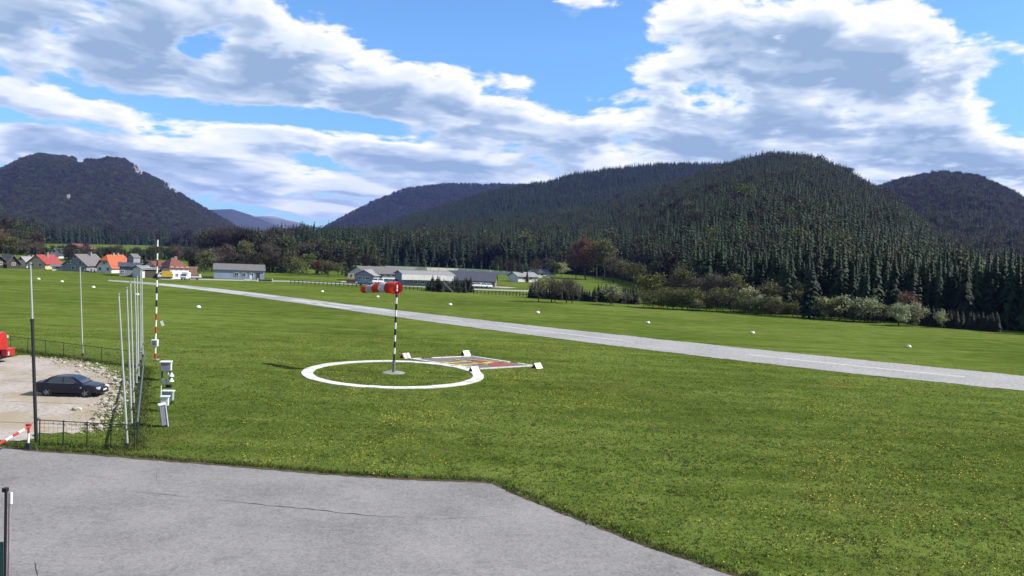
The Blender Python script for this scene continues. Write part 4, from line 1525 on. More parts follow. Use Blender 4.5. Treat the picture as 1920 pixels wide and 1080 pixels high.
def slab_ring():
    c = Vector((-9.42, 65.65, 0))
    t = thing('windsock_ring', 'white circle of painted slabs lying round the windsock pole', 'ground ring', c)
    n = 44
    r = random.Random(4)
    for i in range(n):
        a0, a1 = 2 * math.pi * (i + .012) / n, 2 * math.pi * (i + .988) / n
        ro, ri = 7.42 + r.uniform(-.03, .03), 6.52 + r.uniform(-.03, .03)
        z = .055 + r.uniform(-.012, .012)
        k = 4
        po = [(ro * math.cos(a0 + (a1 - a0) * j / k), ro * math.sin(a0 + (a1 - a0) * j / k)) for j in range(k + 1)]
        pi_ = [(ri * math.cos(a1 + (a0 - a1) * j / k), ri * math.sin(a1 + (a0 - a1) * j / k)) for j in range(k + 1)]
        MB().poly(po + pi_, -.05, z).build('slab', M_RINGW, t)


slab_ring()


M_YEL2 = pm('faded_yellow', (0.72, 0.56, 0.16), 0.65, var=0.12, scale=1.5, dirt=(0.40, 0.33, 0.16))


def signal_square():
    cor = [G(770, 673.5), G(884, 669), G(1000, 686.5), G(898, 692.5)]
    c = sum(cor, Vector()) / 4
    t = thing('signal_square', 'grey signal square with white border, yellow bars and red panel', 'signal square', c)
    pad = [c + (p - c) * .97 for p in cor]
    MB().poly([(p.x - c.x, p.y - c.y) for p in pad], -.05, .03).build('pad', asphalt_material('signal_pad', (0.20, 0.185, 0.175), 18, .5), t)
    r = random.Random(2)
    for i in range(4):
        a, b = cor[i], cor[(i + 1) % 4]
        L = (b - a).length
        n = int(L / .95)
        rz = math.atan2(b.y - a.y, b.x - a.x)
        for k in range(n):
            if r.random() < .08:
                continue
            p = a.lerp(b, (k + .5) / n) - c
            MB().box((0, 0, .03), (L / n * .94, .30, .11)).build('border_slab', M_RINGW, t, (p.x, p.y, 0), rz + r.uniform(-.03, .03))

    def bar(name, p0, p1, w_, mat, z):
        w_, mat = w_ * .72, M_YEL2
        a, b = G(*p0) - c, G(*p1) - c
        MB().box((0, 0, 0), ((b - a).length, w_, .03)).build(name, mat, t, ((a.x + b.x) / 2, (a.y + b.y) / 2, z), math.atan2(b.y - a.y, b.x - a.x))
    red = [G(884, 677), G(905, 676.4), G(972, 685), G(926, 687.5)]
    MB().poly([(p.x - c.x, p.y - c.y) for p in red], .03, .052).build('red_panel', pm('faded_red', (.40, .085, .075), .7, var=.15), t)
    bar('yellow_bar', (876, 675), (948, 680.5), .34, M_YELLOW, .066)
    bar('yellow_bar', (852, 675), (913, 685.5), .34, M_YELLOW, .068)
    bar('yellow_bar', (828, 679), (884, 688), .34, M_YELLOW, .062)
    bar('yellow_bar', (826, 682.5), (874, 679.5), .42, M_YELLOW, .074)
    bar('yellow_bar', (848, 687), (893, 683.2), .42, M_YELLOW, .074)
    bar('yellow_bar', (907, 683), (921, 680), .75, M_YELLOW, .078)
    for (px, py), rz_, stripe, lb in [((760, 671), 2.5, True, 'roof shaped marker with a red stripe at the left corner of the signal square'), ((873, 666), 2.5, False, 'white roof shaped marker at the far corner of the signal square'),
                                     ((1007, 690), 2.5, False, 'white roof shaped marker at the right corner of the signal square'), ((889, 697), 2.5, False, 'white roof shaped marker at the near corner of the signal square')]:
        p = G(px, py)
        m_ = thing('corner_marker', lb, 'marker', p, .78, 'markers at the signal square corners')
        l, w_, h = .40, .34, .46
        e = [(-l, -w_, 0), (l, -w_, 0), (l, w_, 0), (-l, w_, 0), (-l, 0, h), (l, 0, h)]
        MB().add(e, [(0, 1, 5, 4), (2, 3, 4, 5), (0, 4, 3), (1, 2, 5), (0, 3, 2, 1)]).build('board', M_WHITE, m_)
        MB().add([(l + .01, -w_ * .96, .01), (l + .01, w_ * .96, .01), (l + .01, 0, h * .97)], [(0, 1, 2)]).build('end_shade', M_BLACK, m_)  # black triangle paints the white marker's end as shaded
        MB().add([(-l - .01, -w_ * .96, .01), (-l - .01, w_ * .96, .01), (-l - .01, 0, h * .97)], [(0, 2, 1)]).build('end_shade', M_BLACK, m_)  # opposite end, shade painted black as well
        if stripe:
            for x in (-.32, .08):
                MB().add([(x - .08, -w_ - .005, .012), (x + .08, -w_ - .005, .012), (x + .08, -.005, h + .008), (x - .08, -.005, h + .008),
                          (x - .08, w_ + .005, .012), (x + .08, w_ + .005, .012), (x + .08, .005, h + .008), (x - .08, .005, h + .008)], [(0, 1, 2, 3), (4, 7, 6, 5)]).build('stripe', M_RED, m_)


signal_square()

# runway edge markers
MK_ME = MB().lathe([(0, .34), (.20, .34), (.27, .30), (.42, .03), (.44, 0), (0, 0)], 16).mesh('marker_cone', M_WHITE)
MKB_ME = MB().lathe([(.44, .0), (.52, .0), (.52, .05), (.44, .06)], 16).mesh('marker_foot', M_BLACK)
for (px, py), lb in [((72, 524), 'white edge marker between the two left poles, farthest left'), ((116, 529), 'white edge marker left of the second lone pole'), ((175, 539.5), 'white edge marker right of the second lone pole'),
                     ((257, 553.5), 'white edge marker among the tall flagpole tips'), ((372, 577), 'white edge marker right of the banded mast, near side of the runway'), ((604, 547.5), 'far side edge marker, first one left of the windsock'),
                     ((708, 557.5), 'far side edge marker just below the windsock cloth'), ((844, 572), 'far side edge marker below the dark block hedge'), ((1008, 587), 'far side edge marker below the five bare trees'),
                     ((1215, 606), 'far side edge marker below the willow'), ((1411, 625), 'far side edge marker below the pale round tree'), ((1704, 651), 'far side edge marker nearest the right picture edge')]:
    t = thing('edge_marker', lb, 'marker', G(px, py), 0, 'runway edge markers')
    s = 1.0 if px < 1100 else .85
    link('cone', MK_ME, t, sc=s)
    link('foot', MKB_ME, t, sc=s)
b = G(304, 612)
t = thing('tilted_board', 'small pale board leaning over beside the banded mast', 'marker board', b, .3)
MB().box((0, 0, .36), (.30, .06, .62), mat=Matrix.Rotation(-.35, 3, 'Y')).build('board', M_WHITE, t)
MB().tube((0, .05, -.1), (.04, .05, .3), .03, .03, 6).build('stake', M_DARKSTEEL, t)

# ------------------------------------------------------------------ poles and mast
M_POLEW = pm('pole_white', (0.58, 0.61, 0.59), 0.4, var=0.08, scale=2, dirt=(0.48, 0.48, 0.44))


def flagpole(b, top, r, label, dark_to=None, bent=0.0):
    t = thing('flagpole', label, 'flagpole', b, 0, 'bare flagpoles round the parking lot')
    d = top - b
    if dark_to:
        k = dark_to / d.z
        MB().tube((0, 0, 0), d * k, r * 1.35, r * 1.2, 10).build('lower_tube', M_DARKSTEEL, t)
        MB().tube(d * k, d, r * .85, r * .6, 10).build('upper_tube', M_POLEW, t)
        MB().tube(d * (k - .008), d * (k + .008), r * 1.6, r * 1.6, 10).build('collar', M_DARKSTEEL, t)
    else:
        pts = [d * (i / 6) + Vector((bent * math.sin(math.pi * i / 6), 0, 0)) for i in range(7)]
        mb = MB()
        for i in range(6):
            mb.tube(pts[i], pts[i + 1], r * (1 - .06 * i), r * (1 - .06 * (i + 1)), 10, caps=i in (0, 5))
        mb.build('tube', M_POLEW, t)
        MB().tube((0, 0, 0), d * .03, r * 1.5, r * 1.4, 10).build('socket', M_DARKSTEEL, t)
    MB().lathe([(0, .09), (.05, .07), (.07, .02), (.05, -.02), (0, -.02)], 10).build('finial', M_STEEL, t, d)
    MB().box((r * 1.5, 0, 1.15), (.05, .09, .16)).tube((r * 1.5, -.06, 1.15), (r * 1.5, .06, 1.15), .02, .02, 6).build('cleat', M_STEEL, t)
    return t


b = G(68, 829)
flagpole(b, AT(57, 495, b), .062, 'tall pole with dark lower half at the parking lot corner', dark_to=6.05)
b = G(155, 667)
flagpole(b, AT(150, 502, b), .066, 'lone white flagpole at the back of the parking lot')
FPS = [((239, 839), (222.5, 553), 'nearest flagpole of the row beside the side fence', 0), ((247, 801), (237.5, 541), 'second flagpole of the row counted from the near end', 0), ((251, 762), (244.5, 529), 'third flagpole of the row counted from the near end', 0),
       ((256, 724), (252, 523), 'fourth flagpole of the row with a slightly bent tip', .05), ((260, 711), (257, 519), 'fifth flagpole of the row counted from the near end', 0), ((264, 680), (263.5, 507), 'sixth flagpole of the row, second from the far end', 0), ((267.5, 669), (266, 505), 'farthest flagpole of the row beside the side fence', 0)]
for p0, p1, lb, bn in FPS:
    b = G(*p0)
    flagpole(b, AT(p1[0], p1[1], b), .062, lb, None, bn)


def banded_mast():
    b = G(291, 675)
    t = thing('banded_mast', 'tall thin banded mast with a white box halfway up', 'mast', b)
    d = AT(296, 437, b) - b
    n = 19
    for i in range(n):
        z = i / n
        m_ = M_WHITE if i % 2 else (M_RED if i < 8 else M_BLACK)
        MB().tube(d * z, d * ((i + 1) / n), .075 if i < 12 else .06, None, 8).build('mast_band', m_, t)
    k = d * (1.48 / d.z)
    bx = MB().box((0, -.20, 0), (.52, .30, .56)).build('instrument_box', M_WHITE, t, k, .1, bevel=.02)
    MB().box((0, -.36, 0), (.34, .02, .38)).build('box_door', M_GREY, bx)
    MB().box((0, 0, .02), (.5, .5, .12)).build('foot', M_CONC, t)
    MB().tube(d * .985 + Vector((-.3, 0, 0)), d * .985 + Vector((.3, 0, 0)), .02, .02, 6).build('top_bar', M_DARKSTEEL, t)


banded_mast()

# ------------------------------------------------------------------ weather instruments in the grass
M_OFFW = pm('instrument_white', (0.74, 0.75, 0.74), 0.4, var=0.05, scale=3)
M_MINT = pm('mint_grey', (0.46, 0.55, 0.53), 0.5, var=0.06)
M_SHADEGREY = pm('instrument_white_shaded', (0.34, 0.34, 0.42), 0.5, var=0.06)  # shade put into the colour: white housings turned violet grey behind sun-side panels


def instruments():
    # louvred screen on legs, farthest
    b = G(311, 713)
    t = thing('louvre_screen', 'white louvred weather screen on legs, farthest of the instruments', 'weather screen', b, .25, 'weather instruments in the grass')
    for x in (-.28, .28):
        for y in (-.22, .22):
            MB().tube((x, y, -.05), (x * .9, y * .9, .70), .03, .03, 6).build('leg', M_DARKSTEEL, t)
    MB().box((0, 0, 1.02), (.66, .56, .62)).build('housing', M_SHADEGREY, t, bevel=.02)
    for k in range(6):
        MB().box((.345, 0, .78 + .1 * k), (.04, .52, .07)).build('louvre', M_OFFW, t)
    MB().box((0, 0, 1.37), (.80, .70, .06)).build('roof', M_OFFW, t)
    # anemometer post with cones and dishes
    b = G(315, 727)
    t = thing('sensor_post', 'white sensor post with cones and small dishes behind the mint cabinet', 'sensor post', b, 0, 'weather instruments in the grass')
    MB().tube((0, 0, -.05), (0, 0, 1.05), .05, .045, 10).build('post', M_OFFW, t)
    for z, s in ((.55, 1), (.92, 1)):
        MB().lathe([(0, .16), (.03, .15), (.19, -.10), (.17, -.12), (0, -.04)], 14).build('cone', M_OFFW, t, (.22, 0, z))
        MB().tube((0, 0, z), (.22, 0, z), .02, .02, 6).build('arm', M_STEEL, t)
    for x, z in ((-.36, .50), (-.24, .35)):
        MB().lathe([(0, .02), (.12, .05), (.15, .09), (.13, .09), (0, .045)], 14, axis='Y').build('dish', M_OFFW, t, (x, -.08, z))
        MB().tube((0, 0, z), (x, -.04, z), .018, .018, 6).build('arm', M_STEEL, t)
    MB().box((.05, .02, .12), (.34, .26, .22)).build('base_box', M_DARKSTEEL, t)
    # mint cabinet
    b = G(315, 757)
    t = thing('mint_cabinet', 'pale mint grey instrument cabinet with white lid', 'cabinet', b, .12, 'weather instruments in the grass')
    MB().box((0, 0, .50), (.62, .36, .56)).build('housing', M_MINT, t, bevel=.015)
    MB().box((0, 0, .81), (.72, .46, .06)).build('lid', M_OFFW, t)
    for x in (-.24, .24):
        MB().box((x, 0, .10), (.06, .3, .28)).build('leg', M_DARKSTEEL, t)
    MB().box((.2, -.19, .5), (.03, .03, .12)).build('handle', M_DARKSTEEL, t)
    # white post box in front of it
    b = G(309, 771)
    t = thing('post_box', 'narrow white box on a short dark foot before the mint cabinet', 'instrument box', b, .2, 'weather instruments in the grass')
    MB().box((0, 0, .16), (.26, .24, .38)).build('foot', M_DARKSTEEL, t)
    MB().box((0, 0, .60), (.40, .30, .52)).build('housing', M_OFFW, t, bevel=.015)
    MB().box((0, 0, .89), (.52, .40, .06)).build('lid', M_OFFW, t)
    MB().tube((-.26, .1, 0), (-.26, .1, 1.5), .03, .03, 8).build('pipe', M_OFFW, t)
    # tall leaning cabinet, nearest
    b = G(306, 800)
    t = thing('leaning_cabinet', 'tall slim leaning white cabinet, nearest of the instruments', 'cabinet', b, .55, 'weather instruments in the grass')
    lean = Matrix.Rotation(-.13, 3, 'Y')
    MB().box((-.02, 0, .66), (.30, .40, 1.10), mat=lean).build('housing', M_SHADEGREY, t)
    MB().box((.15, 0, .66), (.05, .46, 1.24), mat=lean).build('front_panel', M_OFFW, t)
    MB().box((-.09, 0, 1.25), (.40, .48, .05), mat=lean).build('lid', M_OFFW, t)
    MB().box((.06, 0, .06), (.26, .34, .16)).build('plinth', M_DARKSTEEL, t)


instruments()

# ------------------------------------------------------------------ wire fences
M_WIRE = pm('green_wire', (0.035, 0.055, 0.042), 0.5, 0.3, var=0.15)
M_RAILG = pm('grey_rail', (0.16, 0.20, 0.20), 0.45, 0.4, var=0.1)


def wire_fence(label, a, b, h, n, rail=M_WIRE, railr=.022, grid=.22):
    t = thing('wire_fence', label, 'fence', a)
    d = b - a
    L = d.length
    u = d / L
    for i in range(n + 1):
        p = u * (L * i / n)
        MB().tube((p.x, p.y, -.2), (p.x, p.y, h + .03), .026, .026, 8).lathe([(0, h + .06), (.045, h + .03), (.045, h - .02)], 8, (p.x, p.y, 0)).build('post', M_WIRE, t)
    MB().tube((0, 0, h), (d.x, d.y, h), railr, railr, 8).build('top_rail', rail, t)
    mb = MB()
    k = int(L / grid)
    for i in range(k + 1):
        p = u * (L * i / k)
        mb.box((p.x, p.y, h / 2 + .03), (.006, .006, h - .08))
    for j in range(int(h / .2)):
        z = .06 + .2 * j
        m_ = d / 2
        mb.box((m_.x, m_.y, z), (L, .006, .006), math.atan2(d.y, d.x))
    mb.build('wire_mesh', M_WIRE, t)


cSW, cSE, cNE, cNW = G(74, 834), G(252, 844), G(271, 690), G(20, 656)
wire_fence('dark wire fence along the near edge of the parking lot', cSW, cSE, 1.22, 4)
wire_fence('wire fence with grey top rail running beside the flagpole row', cSE + Vector((.05, .15, 0)), cNE, 1.32, 9, M_RAILG, .05)
wire_fence('dark wire fence along the back of the parking lot', cNW, cNE + Vector((-.3, .1, 0)), 1.2, 7)


def barrier():
    b = G(53, 843)
    t = thing('boom_barrier', 'red and white boom barrier across the lot entrance', 'barrier', b)
    hb = 1.08
    MB().tube((0, 0, .30), (0, 0, hb + .05), .05, .05, 10).build('post', M_WHITE, t)
    MB().tube((0, 0, .80), (0, 0, hb + .10), .056, .056, 10).build('post_sleeve', M_RED, t)
    MB().box((0, 0, .15), (.26, .26, .36), taper=.7).build('post_foot', M_DARKSTEEL, t)
    MB().box((0, 0, hb + .10), (.22, .14, .10)).build('fork', M_RED, t)
    e = G(-60, 866, hb - .05) - b
    s = Vector((.05, .03, hb + .05))
    n = 9
    for i in range(n):
        p, q = s.lerp(e, i / n), s.lerp(e, (i + 1) / n)
        MB().tube(p, q, .055, .055, 10).build('boom_band', M_WHITE if i % 2 else M_RED, t)
    MB().tube((e.x, e.y, -.05), (e.x, e.y, hb), .07, .07, 10).build('pivot_post', M_RED, t)


barrier()


def near_post():
    b = G(6.5, 1250)
    h = HT(6.5, 919, b)
    t = thing('gate_post', 'dark post with white sleeve and green panel at the lower left edge', 'post', b, 0)
    MB().tube((0, 0, 0), (0, 0, h), .032, .032, 10).build('post', M_BLACK, t)
    MB().box((-.015, 0, h + .0), (.11, .11, .10)).build('cap', M_BLACK, t, bevel=.01)
    MB().tube((.075, .03, 0), (.075, .03, h - .06), .030, .030, 10).build('inner_tube', pm('mauve_grey', (.36, .30, .32), .5, var=.12), t)
    MB().tube((.10, .03, h - .34), (.10, .03, h - .07), .036, .036, 10).build('white_sleeve', M_WHITE, t)
    MB().box((-.62, 0, (h - 1.25) / 2 + .1), (1.14, .03, h - 1.45)).build('green_panel', pm('green_panel_paint', (.03, .16, .12), .5, var=.1), t)
    MB().tube((-1.2, 0, 0), (-1.2, 0, h - 1.0), .03, .03, 10).build('far_post', M_BLACK, t)


near_post()

# ------------------------------------------------------------------ vehicles
M_CARBLUE = pm('car_navy', (0.018, 0.018, 0.034), 0.22, 0.0, var=0.05, spec=0.35)
M_CARWHITE = pm('car_white', (0.72, 0.72, 0.72), 0.25, var=0.03, spec=0.5)
M_CARSILVER = pm('car_silver', (0.48, 0.49, 0.52), 0.25, 0.4, var=0.03)
M_CARBL2 = pm('car_mid_blue', (0.08, 0.22, 0.36), 0.25, 0.2, var=0.03)
M_CARRED = pm('van_red', (0.58, 0.035, 0.035), 0.3, var=0.05, spec=0.5)
M_CARGLASS = pm('car_glass', (0.03, 0.05, 0.07), 0.05, var=0.05, spec=1.0)
M_CHROME = pm('bright_trim', (0.60, 0.60, 0.62), 0.2, 0.8, var=0.03)
M_LAMP = pm('lamp_glass', (0.75, 0.76, 0.80), 0.1, var=0.05, spec=0.9)
M_TAIL = pm('tail_lamp', (0.40, 0.01, 0.01), 0.2, var=0.05)
M_RIM = pm('alloy_rim', (0.55, 0.55, 0.56), 0.3, 0.6, var=0.05)


def loft(secs):
    """secs: list of rings of equal length (open half sections are mirrored by the caller)"""
    n = len(secs[0])
    vs = [p for s_ in secs for p in s_]
    fs = []
    for j in range(len(secs) - 1):
        for i in range(n):
            k = (i + 1) % n
            fs.append((j * n + i, j * n + k, (j + 1) * n + k, (j + 1) * n + i))
    fs += [tuple(range(n - 1, -1, -1)), tuple(range((len(secs) - 1) * n, len(secs) * n))]
    return MB().add(vs, fs)


def car_meshes():
    st = [(-2.27, .42, .70, .74, .66), (-2.20, .30, .90, .97, .80), (-1.90, .24, .95, 1.03, .87), (-1.30, .20, .96, 1.02, .89), (-.4, .20, .94, .98, .895), (.5, .20, .92, .96, .895),
          (1.0, .20, .89, .95, .89), (1.5, .22, .82, .90, .87), (1.95, .25, .72, .80, .82), (2.18, .28, .62, .69, .72), (2.28, .38, .52, .55, .58)]
    secs = []
    for x, zb, zs, zt, w_ in st:
        half = [(w_ * .82, zb), (w_ * .99, zb + .10), (w_ * 1.0, zb + (zs - zb) * .55), (w_ * .965, zs), (w_ * .80, zt - .015), (w_ * .35, zt)]
        secs.append([(x, -y, z) for y, z in half] + [(x, y, z) for y, z in reversed(half)])
    body = loft(secs)
    cs = [(-1.72, .99, .74), (-1.55, 1.10, .72), (-1.15, 1.32, .66), (-.75, 1.415, .62), (-.2, 1.44, .61), (.15, 1.41, .615), (.50, 1.28, .66), (.85, 1.08, .71), (1.08, .95, .74)]
    csec = []
    for x, z, wt_ in cs:
        zb = .93
        half = [(.80, zb), (.80 - (.80 - wt_) * .92, zb + (z - zb) * .92), (wt_ * .72, z), (wt_ * .3, z + .012)]
        csec.append([(x, -y, zz) for y, zz in half] + [(x, y, zz) for y, zz in reversed(half)])
    cabin = loft(csec)
    # side windows
    side = {}
    for s in (-1, 1):
        def q(pts):
            out_ = []
            for x, z in pts:
                u = (z - .93) / .48
                out_.append((x, s * (.80 - .185 * u + .012), z))
            return MB().add(out_, [tuple(range(len(out_)))])
        side[s] = (q([(-1.28, 1.02), (-.30, 1.00), (-.32, 1.36), (-.72, 1.355), (-1.02, 1.26)]), q([(-.22, 1.00), (.76, .98), (.42, 1.24), (.12, 1.345), (-.24, 1.37)]))
    wind = MB().add([(1.04, -.70, .975), (1.04, .70, .975), (.80, .66, 1.125), (.50, .57, 1.295), (.22, .50, 1.40), (.22, -.50, 1.40), (.50, -.57, 1.295), (.80, -.66, 1.125)], [(0, 1, 2, 7), (7, 2, 3, 6), (6, 3, 4, 5)])
    rear = MB().add([(-1.68, -.66, 1.035), (-1.68, .66, 1.035), (-1.16, .56, 1.335), (-.90, .50, 1.40), (-.90, -.50, 1.40), (-1.16, -.56, 1.335)], [(0, 1, 2, 5), (5, 2, 3, 4)])
    return body, cabin, side, wind, rear


CARB = car_meshes()


def wheel_parts(parent, x, y, r=.315, wd=.21, s=1):
    wroot = MB().lathe([(r * .66, -wd / 2), (r * .93, -wd / 2), (r, -wd * .36), (r, wd * .36), (r * .93, wd / 2), (r * .66, wd / 2)], 22, axis='Y').build('wheel', M_RUBBER, parent, (x, y, r), 0, smooth=False)
    rim = MB().lathe([(r * .70, -wd * .45), (r * .62, -wd * .30), (r * .62, wd * .45), (r * .70, wd * .45)], 22, axis='Y')
    for k in range(5):
        a = 2 * math.pi * k / 5 + .3
        m_ = Matrix.Rotation(-a, 3, 'Y')
        c = m_ @ Vector((0, 0, r * .33))
        rim.box((c.x, s * wd * .40, c.z), (r * .20, .03, r * .66), mat=m_)
    rim.lathe([(0, s * wd * .46), (r * .16, s * wd * .46), (r * .16, s * wd * .3)], 10, axis='Y')
    rim.build('rim', M_RIM, wroot)
    MB().lathe([(0, s * wd * .1), (r * .62, s * wd * .1)], 16, axis='Y').build('brake_disc', M_DARKSTEEL, wroot)


def sedan(label, pos, rz, paint, group=None, detail=True):
    t = thing('parked_car', label, 'car', pos, rz, group)
    body, cabin, side, wind, rear = CARB
    body.build('body', paint, t, smooth=False, bevel=.03)
    cabin.build('cabin', paint, t)
    wind.build('windscreen', M_CARGLASS, t, (.008, 0, .012))
    rear.build('rear_window', M_CARGLASS, t, (-.008, 0, .014))
    for s in (-1, 1):
        for q in side[s]:
            q.build('side_window', M_CARGLASS, t)
        for x in (-1.31, 1.33):
            MB().lathe([(0, 0), (.375, 0), (.375, .05), (0, .05)], 20, axis='Y').build('wheel_arch', M_BLACK, t, (x, s * .862 - (.05 if s > 0 else 0), .335))
            wheel_parts(t, x, s * .80, s=s)
        MB().box((2.09, s * .56, .645), (.26, .34, .15), rz=-s * .32).build('headlight', M_LAMP, t, bevel=.02)
        MB().box((-2.215, s * .60, .82), (.10, .36, .15)).build('tail_light', M_TAIL, t, bevel=.02)
        if detail:
            MB().box((.70, s * .96, 1.02), (.14, .20, .13)).build('mirror', paint, t, bevel=.03)
            MB().box((-.25, s * .823, .975), (2.1, .02, .028)).build('window_trim', M_CHROME, t)
            MB().path([(-1.30, s * .815, .985), (-1.06, s * .70, 1.27), (-.74, s * .645, 1.375), (.10, s * .64, 1.375)], .013, 5).build('window_trim', M_CHROME, t)
            for x in (-.55, .42):
                MB().box((x, s * .90, .80), (.18, .03, .03)).build('door_handle', paint, t)
            MB().box((1.02, s * .895, .70), (.10, .015, .06)).build('side_repeater', M_LAMP, t)
    if detail:
        MB().box((2.285, 0, .50), (.03, .70, .26)).build('grille', M_BLACK, t)
        MB().box((2.30, 0, .50), (.02, .52, .11)).build('number_plate', M_WHITE, t)
        MB().box((-2.285, 0, .74), (.02, .52, .11)).build('number_plate', M_WHITE, t)
        MB().box((2.20, 0, .30), (.16, 1.4, .10)).build('lower_bumper', M_BLACK, t)
    return t


pr, pf = G(93, 743), G(169, 747)
ca = (pr + pf) / 2
hd = math.atan2(pf.y - pr.y, pf.x - pr.x)
nrm = Vector((-math.sin(hd), math.cos(hd), 0))
sedan('dark navy saloon car parked at the edge of the gravel lot', ca + nrm * .72 + Vector((-.30, 0, .02)), hd + .10, M_CARBLUE).scale = (.9, .9, .9)


def red_van():
    b = G(12, 683) + Vector((-2.75, .7, .02))
    t = thing('red_van', 'red van standing at the left picture edge on the gravel', 'van', b, .08)
    # rear of the van points to the right
    secs = []
    for x, z, w_ in ((-2.4, 1.5, .84), (-1.6, 2.20, .86), (-.4, 2.36, .86), (1.4, 2.36, .86), (1.75, 2.30, .85), (1.88, 1.3, .85)):
        half = [(w_ * .96, .38), (w_, .60), (w_ * 1.0, 1.25), (w_ * .92, z - .12), (w_ * .70, z)]
        secs.append([(x, -y, zz) for y, zz in half] + [(x, y, zz) for y, zz in reversed(half)])
    secs.append([(1.90, p[1] * .98, min(p[2], 1.0)) for p in secs[-1]])
    loft(secs).build('body', M_CARRED, t, bevel=.04)
    for s in (-1, 1):
        MB().add([(-.9, s * .862, 1.30), (1.05, s * .862, 1.30), (1.05, s * .835, 2.05), (-.9, s * .835, 2.05)], [(0, 1, 2, 3)]).build('side_window', M_CARGLASS, t)
        MB().box((1.80, s * .80, 1.95), (.14, .10, .22)).build('tail_light', M_LAMP, t)
        for x in (-1.5, 1.05):
            wheel_parts(t, x, s * .74, .33, .22, s)
            MB().lathe([(0, 0), (.40, 0), (.40, .04), (0, .04)], 18, axis='Y').build('wheel_arch', M_BLACK, t, (x, s * .85 - (.04 if s > 0 else 0), .36))
    MB().box((1.96, 0, .52), (.16, 1.70, .22)).build('bumper', M_BLACK, t, bevel=.03)
    MB().box((0, 0, .36), (4.0, 1.60, .14)).build('underbody', M_BLACK, t)
    MB().box((1.84, 0, 1.75), (.06, 1.15, .55), mat=Matrix.Rotation(-.05, 3, 'Y')).build('rear_panel', M_CARRED, t)
    # low red luggage box carried behind the rear door
    lb = MB().box((2.27, .1, .78), (.46, 1.15, .50)).build('luggage_box', M_CARRED, t, bevel=.04)
    MB().box((2.27, .1, 1.06), (.52, 1.22, .07)).build('lid', M_CARRED, lb, bevel=.02)
    MB().box((2.2, .1, .48), (.6, .3, .08)).build('tow_bar', M_BLACK, t)
    MB().box((2.515, -.3, .74), (.03, .12, .28)).build('reflector', M_LAMP, lb)


red_van()


def box_truck(label, pos, rz, box, cab, L=4.4, name='box_truck'):
    t = thing(name, label, 'truck', pos, rz)
    MB().box((.6, 0, 1.55), (L * .68, 1.9, 1.9)).build('cargo_box', box, t, bevel=.04)
    c = loft([[(x, y, z) for y, z in ((-.9, .5), (.9, .5), (.9, zz), (-.9, zz))] for x, zz in ((-L / 2, 1.15), (-L / 2 + .35, 1.3), (-L / 2 + .75, 2.05), (-L / 2 + 1.35, 2.1))])
    c.build('cab', cab, t, bevel=.05)
    MB().add([(-L / 2 + .38, -.8, 1.36), (-L / 2 + .38, .8, 1.36), (-L / 2 + .72, .75, 1.98), (-L / 2 + .72, -.75, 1.98)], [(0, 1, 2, 3)]).build('windscreen', M_CARGLASS, t, (-.02, 0, .02))
    for s in (-1, 1):
        MB().box((-L / 2 + 1.05, s * .905, 1.6), (.5, .02, .5)).build('side_window', M_CARGLASS, t)
        for x in (-L / 2 + .8, L / 2 - .7):
            wheel_parts(t, x, s * .82, .36, .24, s)
    MB().box((.1, 0, .52), (L, 1.3, .16)).build('chassis', M_BLACK, t)
    return t


b = G(309, 522.5)
box_truck('yellow box truck with white cab before the white farm wing', b, face(b), M_YELLOW, M_CARWHITE, 4.6).scale = (.8, .8, .8)
b = G(348, 525)
box_truck('small white van before the hipped roof house', b, face(b) + 1.2, M_CARWHITE, M_CARWHITE, 3.8, 'white_van').scale = (.78, .78, .78)
b = G(359, 522)
t = thing('box_trailer', 'reddish brown box trailer beside the white house', 'trailer', b, face(b))
MB().box((0, 0, 1.95), (2.7, 2.0, 2.3)).build('cargo_box', pm('trailer_brick', (.42, .24, .20), .7, var=.15), t, bevel=.03)
for s in (-1, 1):
    wheel_parts(t, 0, s * .9, .36, .22, s)
MB().box((.6, 0, .72), (3.6, .5, .14)).build('drawbar', M_BLACK, t)
b = G(368, 524.5)
t = thing('flat_trailer', 'low white flat trailer right of the reddish trailer', 'trailer', b, face(b))
MB().box((0, 0, .75), (2.6, 1.5, .28)).build('deck', M_CARWHITE, t, bevel=.02)
MB().box((.9, 0, 1.15), (.5, 1.2, .7)).build('front_locker', M_CARWHITE, t, bevel=.03)
for s in (-1, 1):
    wheel_parts(t, .2, s * .7, .33, .2, s)
for i, (x, y) in enumerate([(704, 531.5), (714, 531.8), (724, 532), (733, 532.4), (742, 532.6), (751, 533)]):
    b = G(x, y)
    sedan(('white', 'silver')[i % 3 == 2] + ' car, %s from the left of the row before the clubhouse' % ('first', 'second', 'third', 'fourth', 'fifth', 'sixth')[i], b, face(b) - math.pi / 2 + random.uniform(-.2, .2), M_CARSILVER if i % 3 == 2 else M_CARWHITE, 'cars parked before the clubhouse', False)
for i, (x, y) in enumerate([(889, 539), (898, 539.4), (907, 539.8), (916, 540.2)]):
    b = G(x, y)
    sedan('white car, %s from the left before the dark roofed hall' % ('first', 'second', 'third', 'fourth')[i], b, face(b) - math.pi / 2 + random.uniform(-.2, .2), M_CARWHITE, 'cars parked before the dark roofed hall', False)
b = G(686, 534.5)
sedan('blue car driving on the road behind the windsock', b, face(b) - .05, M_CARBL2, None, False)

